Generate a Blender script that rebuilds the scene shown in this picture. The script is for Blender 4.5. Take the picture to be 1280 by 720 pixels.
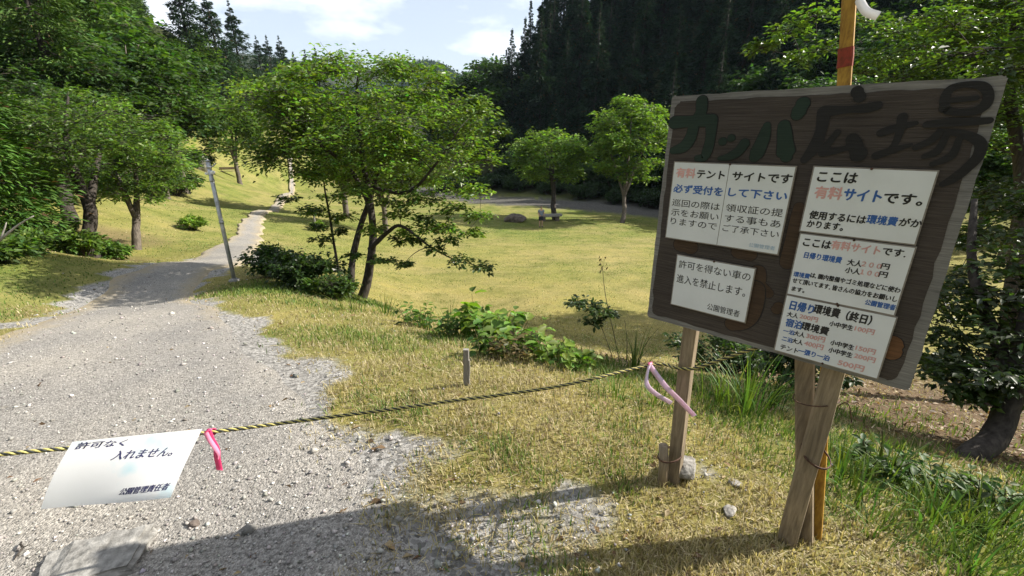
import bpy, bmesh, math, random
import numpy as np
from mathutils import Vector, Matrix

for o in list(bpy.data.objects):
    bpy.data.objects.remove(o, do_unlink=True)
scene = bpy.context.scene
COL = scene.collection

# ------------------------------------------------------------------ camera
EYE = 1.6
FPX = 540.0                                   # focal length in pixels of a 1280 wide frame
PITCH = math.atan(190 / 540)
cam_d = bpy.data.cameras.new("camera")
cam_d.sensor_width = 36.0
cam_d.lens = 36.0 * FPX / 1280.0
cam_d.clip_start = 0.05
cam_d.clip_end = 5000
cam = bpy.data.objects.new("camera", cam_d)
COL.objects.link(cam)
cam.location = (0, 0, EYE)
cam.rotation_euler = (math.pi / 2 - PITCH, 0, 0)
scene.camera = cam

# ------------------------------------------------------------------ sky and sun
SUN_AZ, SUN_EL = math.radians(76.7), math.radians(36.0)      # azimuth clockwise from +Y
SUN_DIR = Vector((math.sin(SUN_AZ) * math.cos(SUN_EL), math.cos(SUN_AZ) * math.cos(SUN_EL), math.sin(SUN_EL)))
world = bpy.data.worlds.new("World")
scene.world = world
world.use_nodes = True
wn, wl = world.node_tree.nodes, world.node_tree.links
wn.clear()
w_out = wn.new("ShaderNodeOutputWorld")
w_bg = wn.new("ShaderNodeBackground")
w_bg.inputs["Strength"].default_value = 0.068
sky = wn.new("ShaderNodeTexSky")
sky.sky_type = 'NISHITA'
sky.sun_disc = False
sky.sun_elevation = SUN_EL
sky.sun_rotation = SUN_AZ
sky.altitude = 300
sky.air_density = 1.0
sky.dust_density = 2.2
sky.ozone_density = 1.0
tc = wn.new("ShaderNodeTexCoord")
mp = wn.new("ShaderNodeMapping")
mp.inputs["Scale"].default_value = (1.0, 1.0, 2.6)
mp.inputs["Location"].default_value = (0.35, 0.1, 0.0)
nz = wn.new("ShaderNodeTexNoise")
nz.inputs["Scale"].default_value = 2.2
nz.inputs["Detail"].default_value = 8
nz.inputs["Roughness"].default_value = 0.55
rp = wn.new("ShaderNodeValToRGB")
rp.color_ramp.elements[0].position = 0.50
rp.color_ramp.elements[1].position = 0.68
rp.color_ramp.elements[0].color = (0.28, 0.28, 0.28, 1)      # thin milky veil between the clouds
wmx = wn.new("ShaderNodeMix")
wmx.data_type = 'RGBA'
wmx.inputs[7].default_value = (11.5, 11.8, 12.2, 1)             # sunlit cloud
wl.new(tc.outputs["Generated"], mp.inputs["Vector"])
wl.new(mp.outputs["Vector"], nz.inputs["Vector"])
wl.new(nz.outputs["Fac"], rp.inputs["Fac"])
wl.new(rp.outputs["Color"], wmx.inputs[0])
wl.new(sky.outputs["Color"], wmx.inputs[6])
wl.new(wmx.outputs[2], w_bg.inputs["Color"])
wl.new(w_bg.outputs["Background"], w_out.inputs["Surface"])

sun_d = bpy.data.lights.new("sun", 'SUN')
sun_d.energy = 5.0
sun_d.angle = math.radians(0.53)
sun_d.color = (1.0, 0.94, 0.84)
sun = bpy.data.objects.new("sun", sun_d)
COL.objects.link(sun)
sun.location = (30, 8, 30)
sun.rotation_euler = SUN_DIR.to_track_quat('Z', 'Y').to_euler()

vs = scene.view_settings
vs.view_transform = 'Standard'
vs.look = 'None'
vs.exposure = 1.15
vs.gamma = 1.0
vs.use_curve_mapping = False
scene.cycles.max_bounces = 8
scene.cycles.transparent_max_bounces = 8

# ------------------------------------------------------------------ helpers
def at(px, py, t):
    """point at depth t (metres along the lens axis) seen at pixel px, py of the 1280x720 photograph"""
    x = (px - 640) / FPX; y = (360 - py) / FPX
    c, s = math.cos(PITCH), math.sin(PITCH)
    return np.array([x * t, (c + y * s) * t, EYE + (-s + y * c) * t])

def unit(v):
    v = np.asarray(v, float)
    return v / np.maximum(np.linalg.norm(v, axis=-1, keepdims=True), 1e-9)

_lat = np.random.default_rng(77).random((256, 256))
def vnoise(x, y, sc=1.0, seed=0):
    x = np.asarray(x, float) * sc + seed * 17.3; y = np.asarray(y, float) * sc + seed * 31.7
    xi = np.floor(x).astype(int); yi = np.floor(y).astype(int)
    fx = x - xi; fy = y - yi
    fx = fx * fx * (3 - 2 * fx); fy = fy * fy * (3 - 2 * fy)
    g = lambda a, b: _lat[a & 255, b & 255]
    return (g(xi, yi) * (1 - fx) + g(xi + 1, yi) * fx) * (1 - fy) + (g(xi, yi + 1) * (1 - fx) + g(xi + 1, yi + 1) * fx) * fy
def fbm(x, y, sc=1.0, seed=0, n=3):
    s = 0; a = 0.5; t = 0
    for i in range(n):
        s = s + a * vnoise(x, y, sc * 2 ** i, seed + i); t += a; a *= 0.5
    return s / t
def smooth(a, b, x):
    q = np.clip((x - a) / (b - a), 0, 1)
    return q * q * (3 - 2 * q)

def mk_mesh(name, V, F, col=None, smooth_shade=False, attrs=None):
    V = np.ascontiguousarray(V, np.float32); F = np.ascontiguousarray(F, np.int32)
    me = bpy.data.meshes.new(name)
    me.vertices.add(len(V)); me.vertices.foreach_set("co", V.ravel())
    k = F.shape[1]; m = len(F)
    me.loops.add(m * k); me.loops.foreach_set("vertex_index", F.ravel())
    me.polygons.add(m); me.polygons.foreach_set("loop_start", np.arange(0, m * k, k, dtype=np.int32))
    me.update(calc_edges=True)
    if col is not None:
        a = me.color_attributes.new("Col", 'FLOAT_COLOR', 'POINT')
        c4 = np.ones((len(V), 4), np.float32); c4[:, :3] = col
        a.data.foreach_set("color", c4.ravel())
    for nm, arr in (attrs or {}).items():
        a = me.attributes.new(nm, 'FLOAT', 'POINT')
        a.data.foreach_set("value", np.ascontiguousarray(arr, np.float32))
    if smooth_shade:
        me.polygons.foreach_set("use_smooth", np.ones(m, dtype=bool))
    me.validate()
    return me

def link(name, me, mat=None, parent=None, loc=None):
    o = bpy.data.objects.new(name, me)
    COL.objects.link(o)
    if mat is not None:
        me.materials.clear(); me.materials.append(mat)
    if parent is not None: o.parent = parent
    if loc is not None: o.location = loc
    return o
def tag(o, label=None, cat=None, group=None, kind=None):
    if label: o["label"] = label
    if cat: o["category"] = cat
    if group: o["group"] = group
    if kind: o["kind"] = kind
    return o
def empty(name, loc=(0, 0, 0), rz=0.0):
    o = bpy.data.objects.new(name, None)
    COL.objects.link(o); o.location = loc; o.rotation_euler = (0, 0, rz)
    o.empty_display_size = 0.2
    return o
def copy_tree(o, parent=None):
    c = o.copy(); COL.objects.link(c); c.parent = parent
    for ch in [x for x in CHILD.get(o.name, [])]:
        copy_tree(ch, c)
    return c
CHILD = {}
def reg(parent, *ch):
    CHILD.setdefault(parent.name, []).extend(ch)

class Geo:
    """collects triangles / quads (kept as quads, triangles repeat nothing: two lists) with vertex colours"""
    def __init__(s): s.V = []; s.F = []; s.C = []; s.n = 0
    def add(s, V, F, C=None):
        V = np.asarray(V, float).reshape(-1, 3); F = np.asarray(F, int)
        s.V.append(V); s.F.append(F + s.n); s.n += len(V)
        if C is None: C = (1, 1, 1)
        s.C.append(np.broadcast_to(np.asarray(C, float), (len(V), 3)))
    def mesh(s, name, smooth_shade=False):
        V = np.concatenate(s.V); C = np.concatenate(s.C)
        ks = {f.shape[1] for f in s.F}
        if len(ks) > 1:
            F = np.concatenate([f if f.shape[1] == 3 else np.concatenate([f[:, [0, 1, 2]], f[:, [0, 2, 3]]]) for f in s.F])
        else: F = np.concatenate(s.F)
        return mk_mesh(name, V, F, C, smooth_shade)

def tube(geo, pts, radii, sides=6, col=None, cap=True, rough=0.0, rng=None):
    pts = np.asarray(pts, float); n = len(pts)
    radii = np.broadcast_to(np.asarray(radii, float), (n,))
    T = unit(np.gradient(pts, axis=0))
    up = np.array([0, 0, 1.0]) if abs(T[0][2]) < 0.9 else np.array([1.0, 0, 0])
    A = unit(np.cross(T[0], up)); As = []
    for i in range(n):
        A = unit(A - T[i] * np.dot(A, T[i])); As.append(A)
    As = np.array(As); Bs = np.cross(T, As)
    ang = np.linspace(0, 2 * np.pi, sides, endpoint=False)
    rr = radii[:, None] * np.ones((1, sides))
    if rough and rng is not None: rr = rr * (1 + rough * rng.normal(size=rr.shape))
    V = pts[:, None, :] + rr[..., None] * (np.cos(ang)[None, :, None] * As[:, None, :] + np.sin(ang)[None, :, None] * Bs[:, None, :])
    i = np.arange(n - 1)[:, None] * sides; j = np.arange(sides)[None, :]; j2 = (j + 1) % sides
    F = np.stack([i + j, i + j2, i + sides + j2, i + sides + j], -1).reshape(-1, 4)
    V = V.reshape(-1, 3)
    if cap:
        V = np.concatenate([V, pts[:1], pts[-1:]])
        c0, c1 = n * sides, n * sides + 1
        jj = np.arange(sides); j3 = (jj + 1) % sides
        f0 = np.stack([np.full(sides, c0), j3, jj], -1); f1 = np.stack([np.full(sides, c1), (n - 1) * sides + jj, (n - 1) * sides + j3], -1)
        F = np.concatenate([F[:, [0, 1, 2]], F[:, [0, 2, 3]], f0, f1])
    geo.add(V, F, col)

def twigs(geo, S, E, r0, r1, col=None):
    """many three-sided straight twigs at once"""
    S = np.asarray(S, float); E = np.asarray(E, float); n = len(S)
    if n == 0: return
    T = unit(E - S); up = np.where(np.abs(T[:, 2:3]) < 0.9, np.array([[0, 0, 1.0]]), np.array([[1.0, 0, 0]]))
    A = unit(np.cross(T, up)); B = np.cross(T, A)
    V = np.zeros((n, 6, 3))
    for k in range(3):
        a = 2 * math.pi * k / 3; off = math.cos(a) * A + math.sin(a) * B
        V[:, k] = S + off * r0; V[:, 3 + k] = E + off * r1
    b = np.arange(n)[:, None, None] * 6
    f = np.array([[0, 1, 4, 3], [1, 2, 5, 4], [2, 0, 3, 5]])[None]
    geo.add(V.reshape(-1, 3), (b + f).reshape(-1, 4), col)

def leaves(geo, P, A, N, L, W, col, hi=False, fold=0.22, droop=0.12):
    P = np.asarray(P, float); n = len(P)
    if n == 0: return
    A = unit(A); S = unit(np.cross(A, N)); N = np.cross(S, A)
    L = np.broadcast_to(np.asarray(L, float), (n,))[:, None]; W = np.broadcast_to(np.asarray(W, float), (n,))[:, None]
    col = np.broadcast_to(np.asarray(col, float), (n, 3))
    if not hi:
        V = np.stack([P, P + A * L * .45 + S * W * .5 + N * W * fold, P + A * L - N * L * droop, P + A * L * .45 - S * W * .5 + N * W * fold], 1)
        f = np.array([[0, 1, 2], [0, 2, 3]]); k = 4
    else:
        g = lambda a, s: P + A * L * a + S * W * s + N * W * fold * abs(s) * 2 - N * L * droop * a * a
        V = np.stack([P, g(.16, .34), g(.5, .5), g(.8, .28), g(1, 0), g(.8, -.28), g(.5, -.5), g(.16, -.34), g(.45, 0)], 1)
        f = np.array([[0, 1, 8], [1, 2, 8], [2, 3, 8], [3, 4, 8], [4, 5, 8], [5, 6, 8], [6, 7, 8], [7, 0, 8]]); k = 9
    F = (np.arange(n)[:, None, None] * k + f[None]).reshape(-1, 3)
    geo.add(V.reshape(-1, 3), F, np.repeat(col, k, axis=0))

# ------------------------------------------------------------------ materials
def new_mat(name):
    m = bpy.data.materials.new(name); m.use_nodes = True
    nt = m.node_tree; b = nt.nodes["Principled BSDF"]
    return m, nt.nodes, nt.links, b
def foliage_mat(name, trans=0.35, rough=0.5, tint=(1.18, 1.38, 0.45), spec=0.35):
    m, n, l, b = new_mat(name)
    at_ = n.new("ShaderNodeAttribute"); at_.attribute_name = "Col"
    b.inputs["Roughness"].default_value = rough
    b.inputs["Specular IOR Level"].default_value = spec
    l.new(at_.outputs["Color"], b.inputs["Base Color"])
    mu = n.new("ShaderNodeMix"); mu.data_type = 'RGBA'; mu.blend_type = 'MULTIPLY'; mu.inputs[0].default_value = 1
    mu.inputs[7].default_value = (*tint, 1)
    l.new(at_.outputs["Color"], mu.inputs[6])
    tr = n.new("ShaderNodeBsdfTranslucent"); l.new(mu.outputs[2], tr.inputs["Color"])
    ms = n.new("ShaderNodeMixShader"); ms.inputs[0].default_value = trans
    l.new(b.outputs[0], ms.inputs[1]); l.new(tr.outputs[0], ms.inputs[2])
    l.new(ms.outputs[0], n["Material Output"].inputs["Surface"])
    return m
def noise_mat(name, c1, c2, scale=8, rough=0.85, bump=0.3, stretch=(1, 1, 1), detail=6, spec=0.3, use_col=False, dist=0.01, lo=0.35, hi=0.65):
    m, n, l, b = new_mat(name)
    t = n.new("ShaderNodeTexCoord"); mp_ = n.new("ShaderNodeMapping"); mp_.inputs["Scale"].default_value = stretch
    nz_ = n.new("ShaderNodeTexNoise"); nz_.inputs["Scale"].default_value = scale; nz_.inputs["Detail"].default_value = detail
    nz_.inputs["Roughness"].default_value = 0.6
    r = n.new("ShaderNodeValToRGB"); r.color_ramp.elements[0].position = lo; r.color_ramp.elements[1].position = hi
    r.color_ramp.elements[0].color = (*c1, 1); r.color_ramp.elements[1].color = (*c2, 1)
    l.new(t.outputs["Object"], mp_.inputs["Vector"]); l.new(mp_.outputs["Vector"], nz_.inputs["Vector"]); l.new(nz_.outputs["Fac"], r.inputs["Fac"])
    out = r.outputs["Color"]
    if use_col:
        a = n.new("ShaderNodeAttribute"); a.attribute_name = "Col"
        mu = n.new("ShaderNodeMix"); mu.data_type = 'RGBA'; mu.blend_type = 'MULTIPLY'; mu.inputs[0].default_value = 1
        l.new(out, mu.inputs[6]); l.new(a.outputs["Color"], mu.inputs[7]); out = mu.outputs[2]
    l.new(out, b.inputs["Base Color"])
    b.inputs["Roughness"].default_value = rough; b.inputs["Specular IOR Level"].default_value = spec
    if bump:
        bp = n.new("ShaderNodeBump"); bp.inputs["Strength"].default_value = bump; bp.inputs["Distance"].default_value = dist
        l.new(nz_.outputs["Fac"], bp.inputs["Height"]); l.new(bp.outputs["Normal"], b.inputs["Normal"])
    return m

M = {}
M['leaf'] = foliage_mat('cherry_leaf', 0.44, 0.42, spec=0.45)
M['leaf_soft'] = foliage_mat('soft_leaf', 0.42, 0.55)
M['cedar'] = foliage_mat('cedar_foliage', 0.18, 0.65, spec=0.2)
M['grass'] = foliage_mat('grass_blade', 0.35, 0.55, tint=(1.2, 1.2, 0.6), spec=0.25)
M['bark_dark'] = noise_mat('dark_bark', (.018, .014, .011), (.06, .05, .042), 9, bump=.6, stretch=(3, 3, .7), dist=.02)
M['bark'] = noise_mat('grey_brown_bark', (.05, .04, .032), (.16, .135, .11), 9, bump=.6, stretch=(3, 3, .7), dist=.02)
M['stem'] = noise_mat('green_brown_stem', (.05, .05, .02), (.11, .1, .045), 14, bump=.2)
M['stone'] = noise_mat('gravel_stone', (.75, .75, .75), (1.15, 1.13, 1.1), 60, bump=.25, use_col=True, dist=.003)
M['rock'] = noise_mat('pale_rock', (.13, .12, .105), (.36, .345, .32), 22, bump=.9, dist=.012)
M['darkrock'] = noise_mat('brown_boulder', (.07, .055, .045), (.17, .14, .12), 4, bump=.6, dist=.05)
M['concrete'] = noise_mat('weathered_concrete', (.13, .125, .115), (.31, .30, .28), 26, bump=.8, dist=.012)

# ------------------------------------------------------------------ terrain
CP = [(0, 0, 0), (1.1, 1.3, 0), (.8, 1.7, 0), (-1, 1.5, 0), (-2, 1, 0), (2, .8, -.03), (0, -2, 0), (3, -2, .05), (-3, -2, .02),
      (.9, 2.3, -.05), (-.5, 2.6, -.05), (2.94, 2.2, -.3), (2.2, 3.0, -.45), (3.2, 4.9, -1.3), (6, 3, -1.1), (8, 9, -2.5), (14, 8, -2.4), (5, .5, -.3),
      (9, -3, -.2), (6, 15, -3.0), (14, 18, -3.6), (22, 22, -3.8), (30, 10, -2.0), (12, 32, -5.0), (22, 38, -5.4), (30, 30, -4),
      (-3.2, .8, .0), (-4.6, 2.0, -.05), (-8, 1, .35), (-8, -3, .4), (-10, 4, .45), (-13, 8, .7)]
CP += [tuple(at(*q)) for q in [(250, 420, 4.3), (200, 375, 7.3), (300, 335, 10), (320, 310, 14), (345, 266, 28), (353, 252, 40), (360, 238, 58),
      (293, 350, 8), (445, 370, 8.5), (620, 430, 4.3), (560, 440, 3.9), (450, 400, 5.4), (380, 370, 6.7), (750, 450, 4.0), (780, 440, 7.5),
      (560, 400, 9.5), (650, 390, 9.9), (780, 400, 9.7), (650, 340, 15), (500, 340, 15), (780, 340, 15), (650, 310, 23), (480, 310, 21), (800, 310, 23),
      (676, 285, 33), (560, 270, 38), (780, 280, 34), (650, 258, 46), (600, 246, 53), (800, 270, 42), (470, 290, 26), (420, 285, 24),
      (30, 330, 7.5), (30, 400, 5), (0, 300, 9), (120, 325, 11), (170, 312, 13), (95, 288, 14), (240, 290, 18), (305, 238, 40), (230, 252, 30)]]
CP += [(20, 62, -4), (8, 62, -4), (0, 72, -3), (34, 60, 0), (20, 80, 9), (40, 80, 18), (45, 58, 8), (62, 60, 20), (62, 100, 40), (20, 110, 26),
      (4, 122, 14), (0, 95, 2), (-14, 120, 3), (-30, 170, 8), (-20, 15, .8), (-25, 21, 1.0), (-30, 31, 1.5), (-40, 31, 10), (-40, 15, 9),
      (-60, 40, 18), (-36, 52, -1.5), (-50, 72, 16), (-80, 80, 28), (-34, 80, -3), (-42, 105, 3), (-62, 122, 9), (-15, 62, -4.8), (-60, 0, 16),
      (80, 30, 22), (60, 10, 6), (60, -30, 4), (-50, -40, 12), (0, -60, 3)]
CP += [(-300, 0, 90), (300, 0, 80), (0, 330, 26), (-90, 330, 24), (-300, 300, 60), (300, 300, 120), (0, -300, 20), (-300, -300, 60), (300, -300, 50),
       (-900, 0, 160), (900, 0, 160), (-900, 900, 200), (900, 900, 200), (-900, -900, 100), (900, -900, 100), (0, -900, 60), (-70, 560, 20), (-300, 900, 120), (200, 900, 120)]
CP = np.array(CP, float)
_c2 = 1.2 ** 2
def _phi(d2): return np.sqrt(d2 + _c2)
_n = len(CP)
_A = np.zeros((_n + 3, _n + 3))
_d2 = ((CP[:, None, :2] - CP[None, :, :2]) ** 2).sum(-1)
_A[:_n, :_n] = _phi(_d2) - 0.02 * np.eye(_n)
_A[:_n, _n] = 1; _A[:_n, _n + 1:] = CP[:, :2]; _A[_n:, :_n] = _A[:_n, _n:].T
_w = np.linalg.solve(_A, np.concatenate([CP[:, 2], [0, 0, 0]]))
def hgt(x, y):
    x = np.atleast_1d(np.asarray(x, float)); y = np.atleast_1d(np.asarray(y, float))
    sh = x.shape; x = x.ravel(); y = y.ravel(); out = np.empty(len(x))
    for i in range(0, len(x), 20000):
        xx, yy = x[i:i + 20000], y[i:i + 20000]
        d2 = (xx[:, None] - CP[None, :, 0]) ** 2 + (yy[:, None] - CP[None, :, 1]) ** 2
        out[i:i + 20000] = _phi(d2) @ _w[:_n] + _w[_n] + _w[_n + 1] * xx + _w[_n + 2] * yy
    r = np.hypot(x, y)
    bump = (fbm(x, y, .9, 3) - .5) * .06 * smooth(0.5, 6, r) + (fbm(x, y, .12, 5) - .5) * 1.2 * smooth(45, 90, r)
    return (out + bump).reshape(sh)
def H1(x, y): return float(hgt([x], [y])[0])

# road outline (left and right edges, near to far)
RL = np.array([(-5.6, -3), (-5.1, .5), (-4.85, 2.2), (-4.9, 3.6), (-6.1, 5.3), (-7.5, 7.85), (-9.1, 11.9), (-11.5, 17), (-14.7, 23.9), (-20, 36), (-28.6, 56), (-40, 82)], float)
RR = np.array([(.9, -3), (.35, .3), (-.6, 1.6), (-1.65, 2.86), (-3.3, 4.6), (-5.5, 7.2), (-7.0, 11.2), (-9.9, 16.8), (-13.6, 23.9), (-19.0, 36), (-27.5, 55.5), (-39, 81.5)], float)
def spline(P, n):
    P = np.asarray(P, float); k = len(P)
    s = np.linspace(0, k - 1, n); i = np.clip(s.astype(int), 0, k - 2); f = (s - i)[:, None]
    p0 = P[np.clip(i - 1, 0, k - 1)]; p1 = P[i]; p2 = P[i + 1]; p3 = P[np.clip(i + 2, 0, k - 1)]
    return .5 * (2 * p1 + (p2 - p0) * f + (2 * p0 - 5 * p1 + 4 * p2 - p3) * f ** 2 + (3 * p1 - 3 * p2 + p3 - p0) * f ** 3)
def poly_sd(x, y, P):
    """signed distance to polygon P, positive inside"""
    x = np.asarray(x, float).ravel(); y = np.asarray(y, float).ravel()
    d = np.full(len(x), 1e9); ins = np.zeros(len(x), bool)
    Q = np.roll(P, -1, axis=0)
    for (ax, ay), (bx, by) in zip(P, Q):
        ex, ey = bx - ax, by - ay; L2 = ex * ex + ey * ey + 1e-12
        t = np.clip(((x - ax) * ex + (y - ay) * ey) / L2, 0, 1)
        d = np.minimum(d, np.hypot(x - ax - t * ex, y - ay - t * ey))
        c = ((ay > y) != (by > y)); xi = ax + (y - ay) * ex / (ey if abs(ey) > 1e-9 else 1e-9)
        ins ^= c & (x < xi)
    return np.where(ins, d, -d)
ROADPOLY = np.concatenate([spline(RL, 34), spline(RR, 34)[::-1]])
SIDE = np.array([(-8.0, 11.3), (-7.0, 10.8), (-5.6, 11.5), (-4.9, 12.3), (-5.8, 12.8), (-8.4, 13.8)])      # side track joining by the pole
SHORE = spline(np.array([at(470, 252, 62)[:2], at(600, 257, 48)[:2], at(690, 259, 46)[:2], at(780, 267, 43)[:2], at(900, 285, 37)[:2], (30, 38), (34, 42), at(800, 256, 52)[:2], at(690, 250, 52)[:2], at(600, 244, 55)[:2], at(480, 244, 72)[:2]]), 40)

def masks(x, y, full=False):
    x = np.asarray(x, float).ravel(); y = np.asarray(y, float).ravel()
    sd = poly_sd(x, y, ROADPOLY); r = np.hypot(x, y)
    wob = (fbm(x, y, 2.2, 11) - .5) * 1.1
    gravel = smooth(-.45, .28, sd + wob - 1.1 * smooth(11, 20, r))
    for cx, cy, rr in [(-.2, 1.2, .8), (.3, 1.5, .3), (-.9, 1.9, .4), (.2, .8, .6), (1.0, 1.75, .16)]:
        gravel = np.maximum(gravel, .62 * smooth(1.1, .2, np.hypot(x - cx, y - cy) / rr + wob * .8))
    gravel = np.maximum(gravel, .75 * smooth(-.5, .4, poly_sd(x, y, SIDE) + wob))
    shore = smooth(-.8, .8, poly_sd(x, y, SHORE) + wob * 2)
    # lush green: bank crest, left verge, right foreground, field far side
    g = .25 + .5 * (fbm(x, y, .35, 21) - .5) - .12 * smooth(1.4, .4, np.abs(x + .6) / 2.0) * smooth(4.5, 3, y)
    g += .36 * smooth(1.0, .1, np.abs(y - (3.6 - .1 * x)) / 1.0) * (x > -2.5) * (x < 4)
    g += .55 * smooth(1.0, 2.0, x) * smooth(4, 1.5, y)
    g += .6 * smooth(-5.6, -7.5, x) * smooth(9.5, 6, y)
    g += .42 * smooth(18, 34, y) * smooth(-12, 0, x) + .12 * smooth(8, 14, y)
    g += .3 * smooth(-3, -9, x) * smooth(9, 20, y)
    g += .55 * smooth(1.6, .3, np.hypot(x + 3.4, y - 7.2) / 1.3)
    g = np.clip(g, 0, 1)
    lit = smooth(2.0, 3.2, x) * smooth(1.6, 2.4, y) * smooth(7.5, 4.5, y)
    lit = np.maximum(lit, .9 * smooth(.9, .2, np.hypot((x - .9) / 1.9, (y - 3.9) / .55)))
    lit = np.maximum(lit, .8 * smooth(1, .3, np.hypot(x + 10.8, y - 10.4) / 2.0))
    lit = np.maximum(lit, .6 * smooth(1, .3, np.hypot(x + 13.5, y - 13.5) / 3.0))
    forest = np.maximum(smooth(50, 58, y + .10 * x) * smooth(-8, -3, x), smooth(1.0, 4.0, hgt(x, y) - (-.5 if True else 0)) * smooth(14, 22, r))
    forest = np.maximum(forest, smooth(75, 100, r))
    if full: return gravel, shore, g, np.clip(lit, 0, 1), np.clip(forest, 0, 1)
    return gravel, shore, g, np.clip(np.maximum(lit, forest), 0, 1)

def ground_mat():
    m, n, l, b = new_mat("grassy_ground")
    def attr(nm):
        a = n.new("ShaderNodeAttribute"); a.attribute_name = nm; return a.outputs["Fac"]
    geo = n.new("ShaderNodeNewGeometry")
    def noise(scale, detail=5, rough=.6, src=None):
        q = n.new("ShaderNodeTexNoise"); q.inputs["Scale"].default_value = scale; q.inputs["Detail"].default_value = detail; q.inputs["Roughness"].default_value = rough
        l.new(src or geo.outputs["Position"], q.inputs["Vector"]); return q.outputs["Fac"]
    def ramp(src, stops):
        r = n.new("ShaderNodeValToRGB"); e = r.color_ramp.elements
        while len(e) < len(stops): e.new(.5)
        for q, (p, c) in zip(e, stops): q.position = p; q.color = (*c, 1)
        l.new(src, r.inputs["Fac"]); return r.outputs["Color"]
    def mix(f, a, c):
        q = n.new("ShaderNodeMix"); q.data_type = 'RGBA'
        l.new(f, q.inputs[0]); l.new(a, q.inputs[6]); l.new(c, q.inputs[7]); return q.outputs[2]
    def math_(op, a, c):
        q = n.new("ShaderNodeMath"); q.operation = op; q.use_clamp = True
        for i, v in enumerate((a, c)):
            if isinstance(v, (int, float)): q.inputs[i].default_value = v
            else: l.new(v, q.inputs[i])
        return q.outputs[0]
    fine = noise(38, 8, .75); mid = noise(2.6, 6, .65); big = noise(.35, 5)
    dry = ramp(fine, [(.28, (.10, .085, .028)), (.48, (.235, .20, .062)), (.72, (.35, .30, .12))])
    grn = ramp(fine, [(.28, (.032, .048, .011)), (.5, (.105, .14, .028)), (.75, (.20, .22, .06))])
    gf = math_('ADD', attr("green"), math_('SUBTRACT', math_('MULTIPLY', mid, 1.5), .80))
    c = mix(gf, dry, grn)
    # worn straw patches
    patch = ramp(big, [(.45, (0, 0, 0)), (.62, (1, 1, 1))])
    straw = ramp(fine, [(.3, (.17, .138, .055)), (.7, (.36, .295, .135))])
    pf = math_('MULTIPLY', patch, .45)
    c = mix(pf, c, straw)
    # mottled darker and lighter turf a hand to a pace across
    mot = ramp(noise(1.1, 7, .7), [(.33, (.62, .68, .55)), (.5, (1, 1, 1)), (.68, (1.22, 1.15, 1.1))])
    mm = n.new('ShaderNodeMix'); mm.data_type = 'RGBA'; mm.blend_type = 'MULTIPLY'; mm.inputs[0].default_value = 1; l.new(c, mm.inputs[6]); l.new(mot, mm.inputs[7]); c = mm.outputs[2]
    lit = ramp(noise(24, 8, .8), [(.3, (.03, .022, .015)), (.5, (.11, .075, .045)), (.72, (.27, .2, .12))])
    lf = math_('ADD', attr("litter"), math_('MULTIPLY', math_('SUBTRACT', mid, .5), .6))
    lf = math_('MULTIPLY', lf, math_('MULTIPLY', attr("litter"), 4))
    c = mix(lf, c, lit)
    vor = n.new("ShaderNodeTexVoronoi"); vor.inputs["Scale"].default_value = 55; l.new(geo.outputs["Position"], vor.inputs["Vector"])
    sep = n.new("ShaderNodeSeparateColor"); l.new(vor.outputs["Color"], sep.inputs[0])
    gr = ramp(sep.outputs[0], [(.0, (.135, .13, .12)), (.5, (.25, .24, .224)), (1, (.40, .386, .362))])
    grf = ramp(math_('ADD', attr("gravel"), math_('SUBTRACT', math_('MULTIPLY', noise(9, 6, .7), .9), .45)), [(.38, (0, 0, 0)), (.62, (1, 1, 1))])
    c = mix(grf, c, gr)
    sh = ramp(noise(6, 8, .7), [(.3, (.035, .034, .03)), (.7, (.13, .124, .112))])
    c = mix(attr("shore"), c, sh)
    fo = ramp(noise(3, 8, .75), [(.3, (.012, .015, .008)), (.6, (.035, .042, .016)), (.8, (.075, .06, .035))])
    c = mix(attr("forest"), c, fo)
    l.new(c, b.inputs["Base Color"])
    b.inputs["Roughness"].default_value = .95; b.inputs["Specular IOR Level"].default_value = .12
    bp = n.new("ShaderNodeBump"); bp.inputs["Strength"].default_value = .8; bp.inputs["Distance"].default_value = .03
    l.new(fine, bp.inputs["Height"]); l.new(bp.outputs["Normal"], b.inputs["Normal"])
    return m
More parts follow.
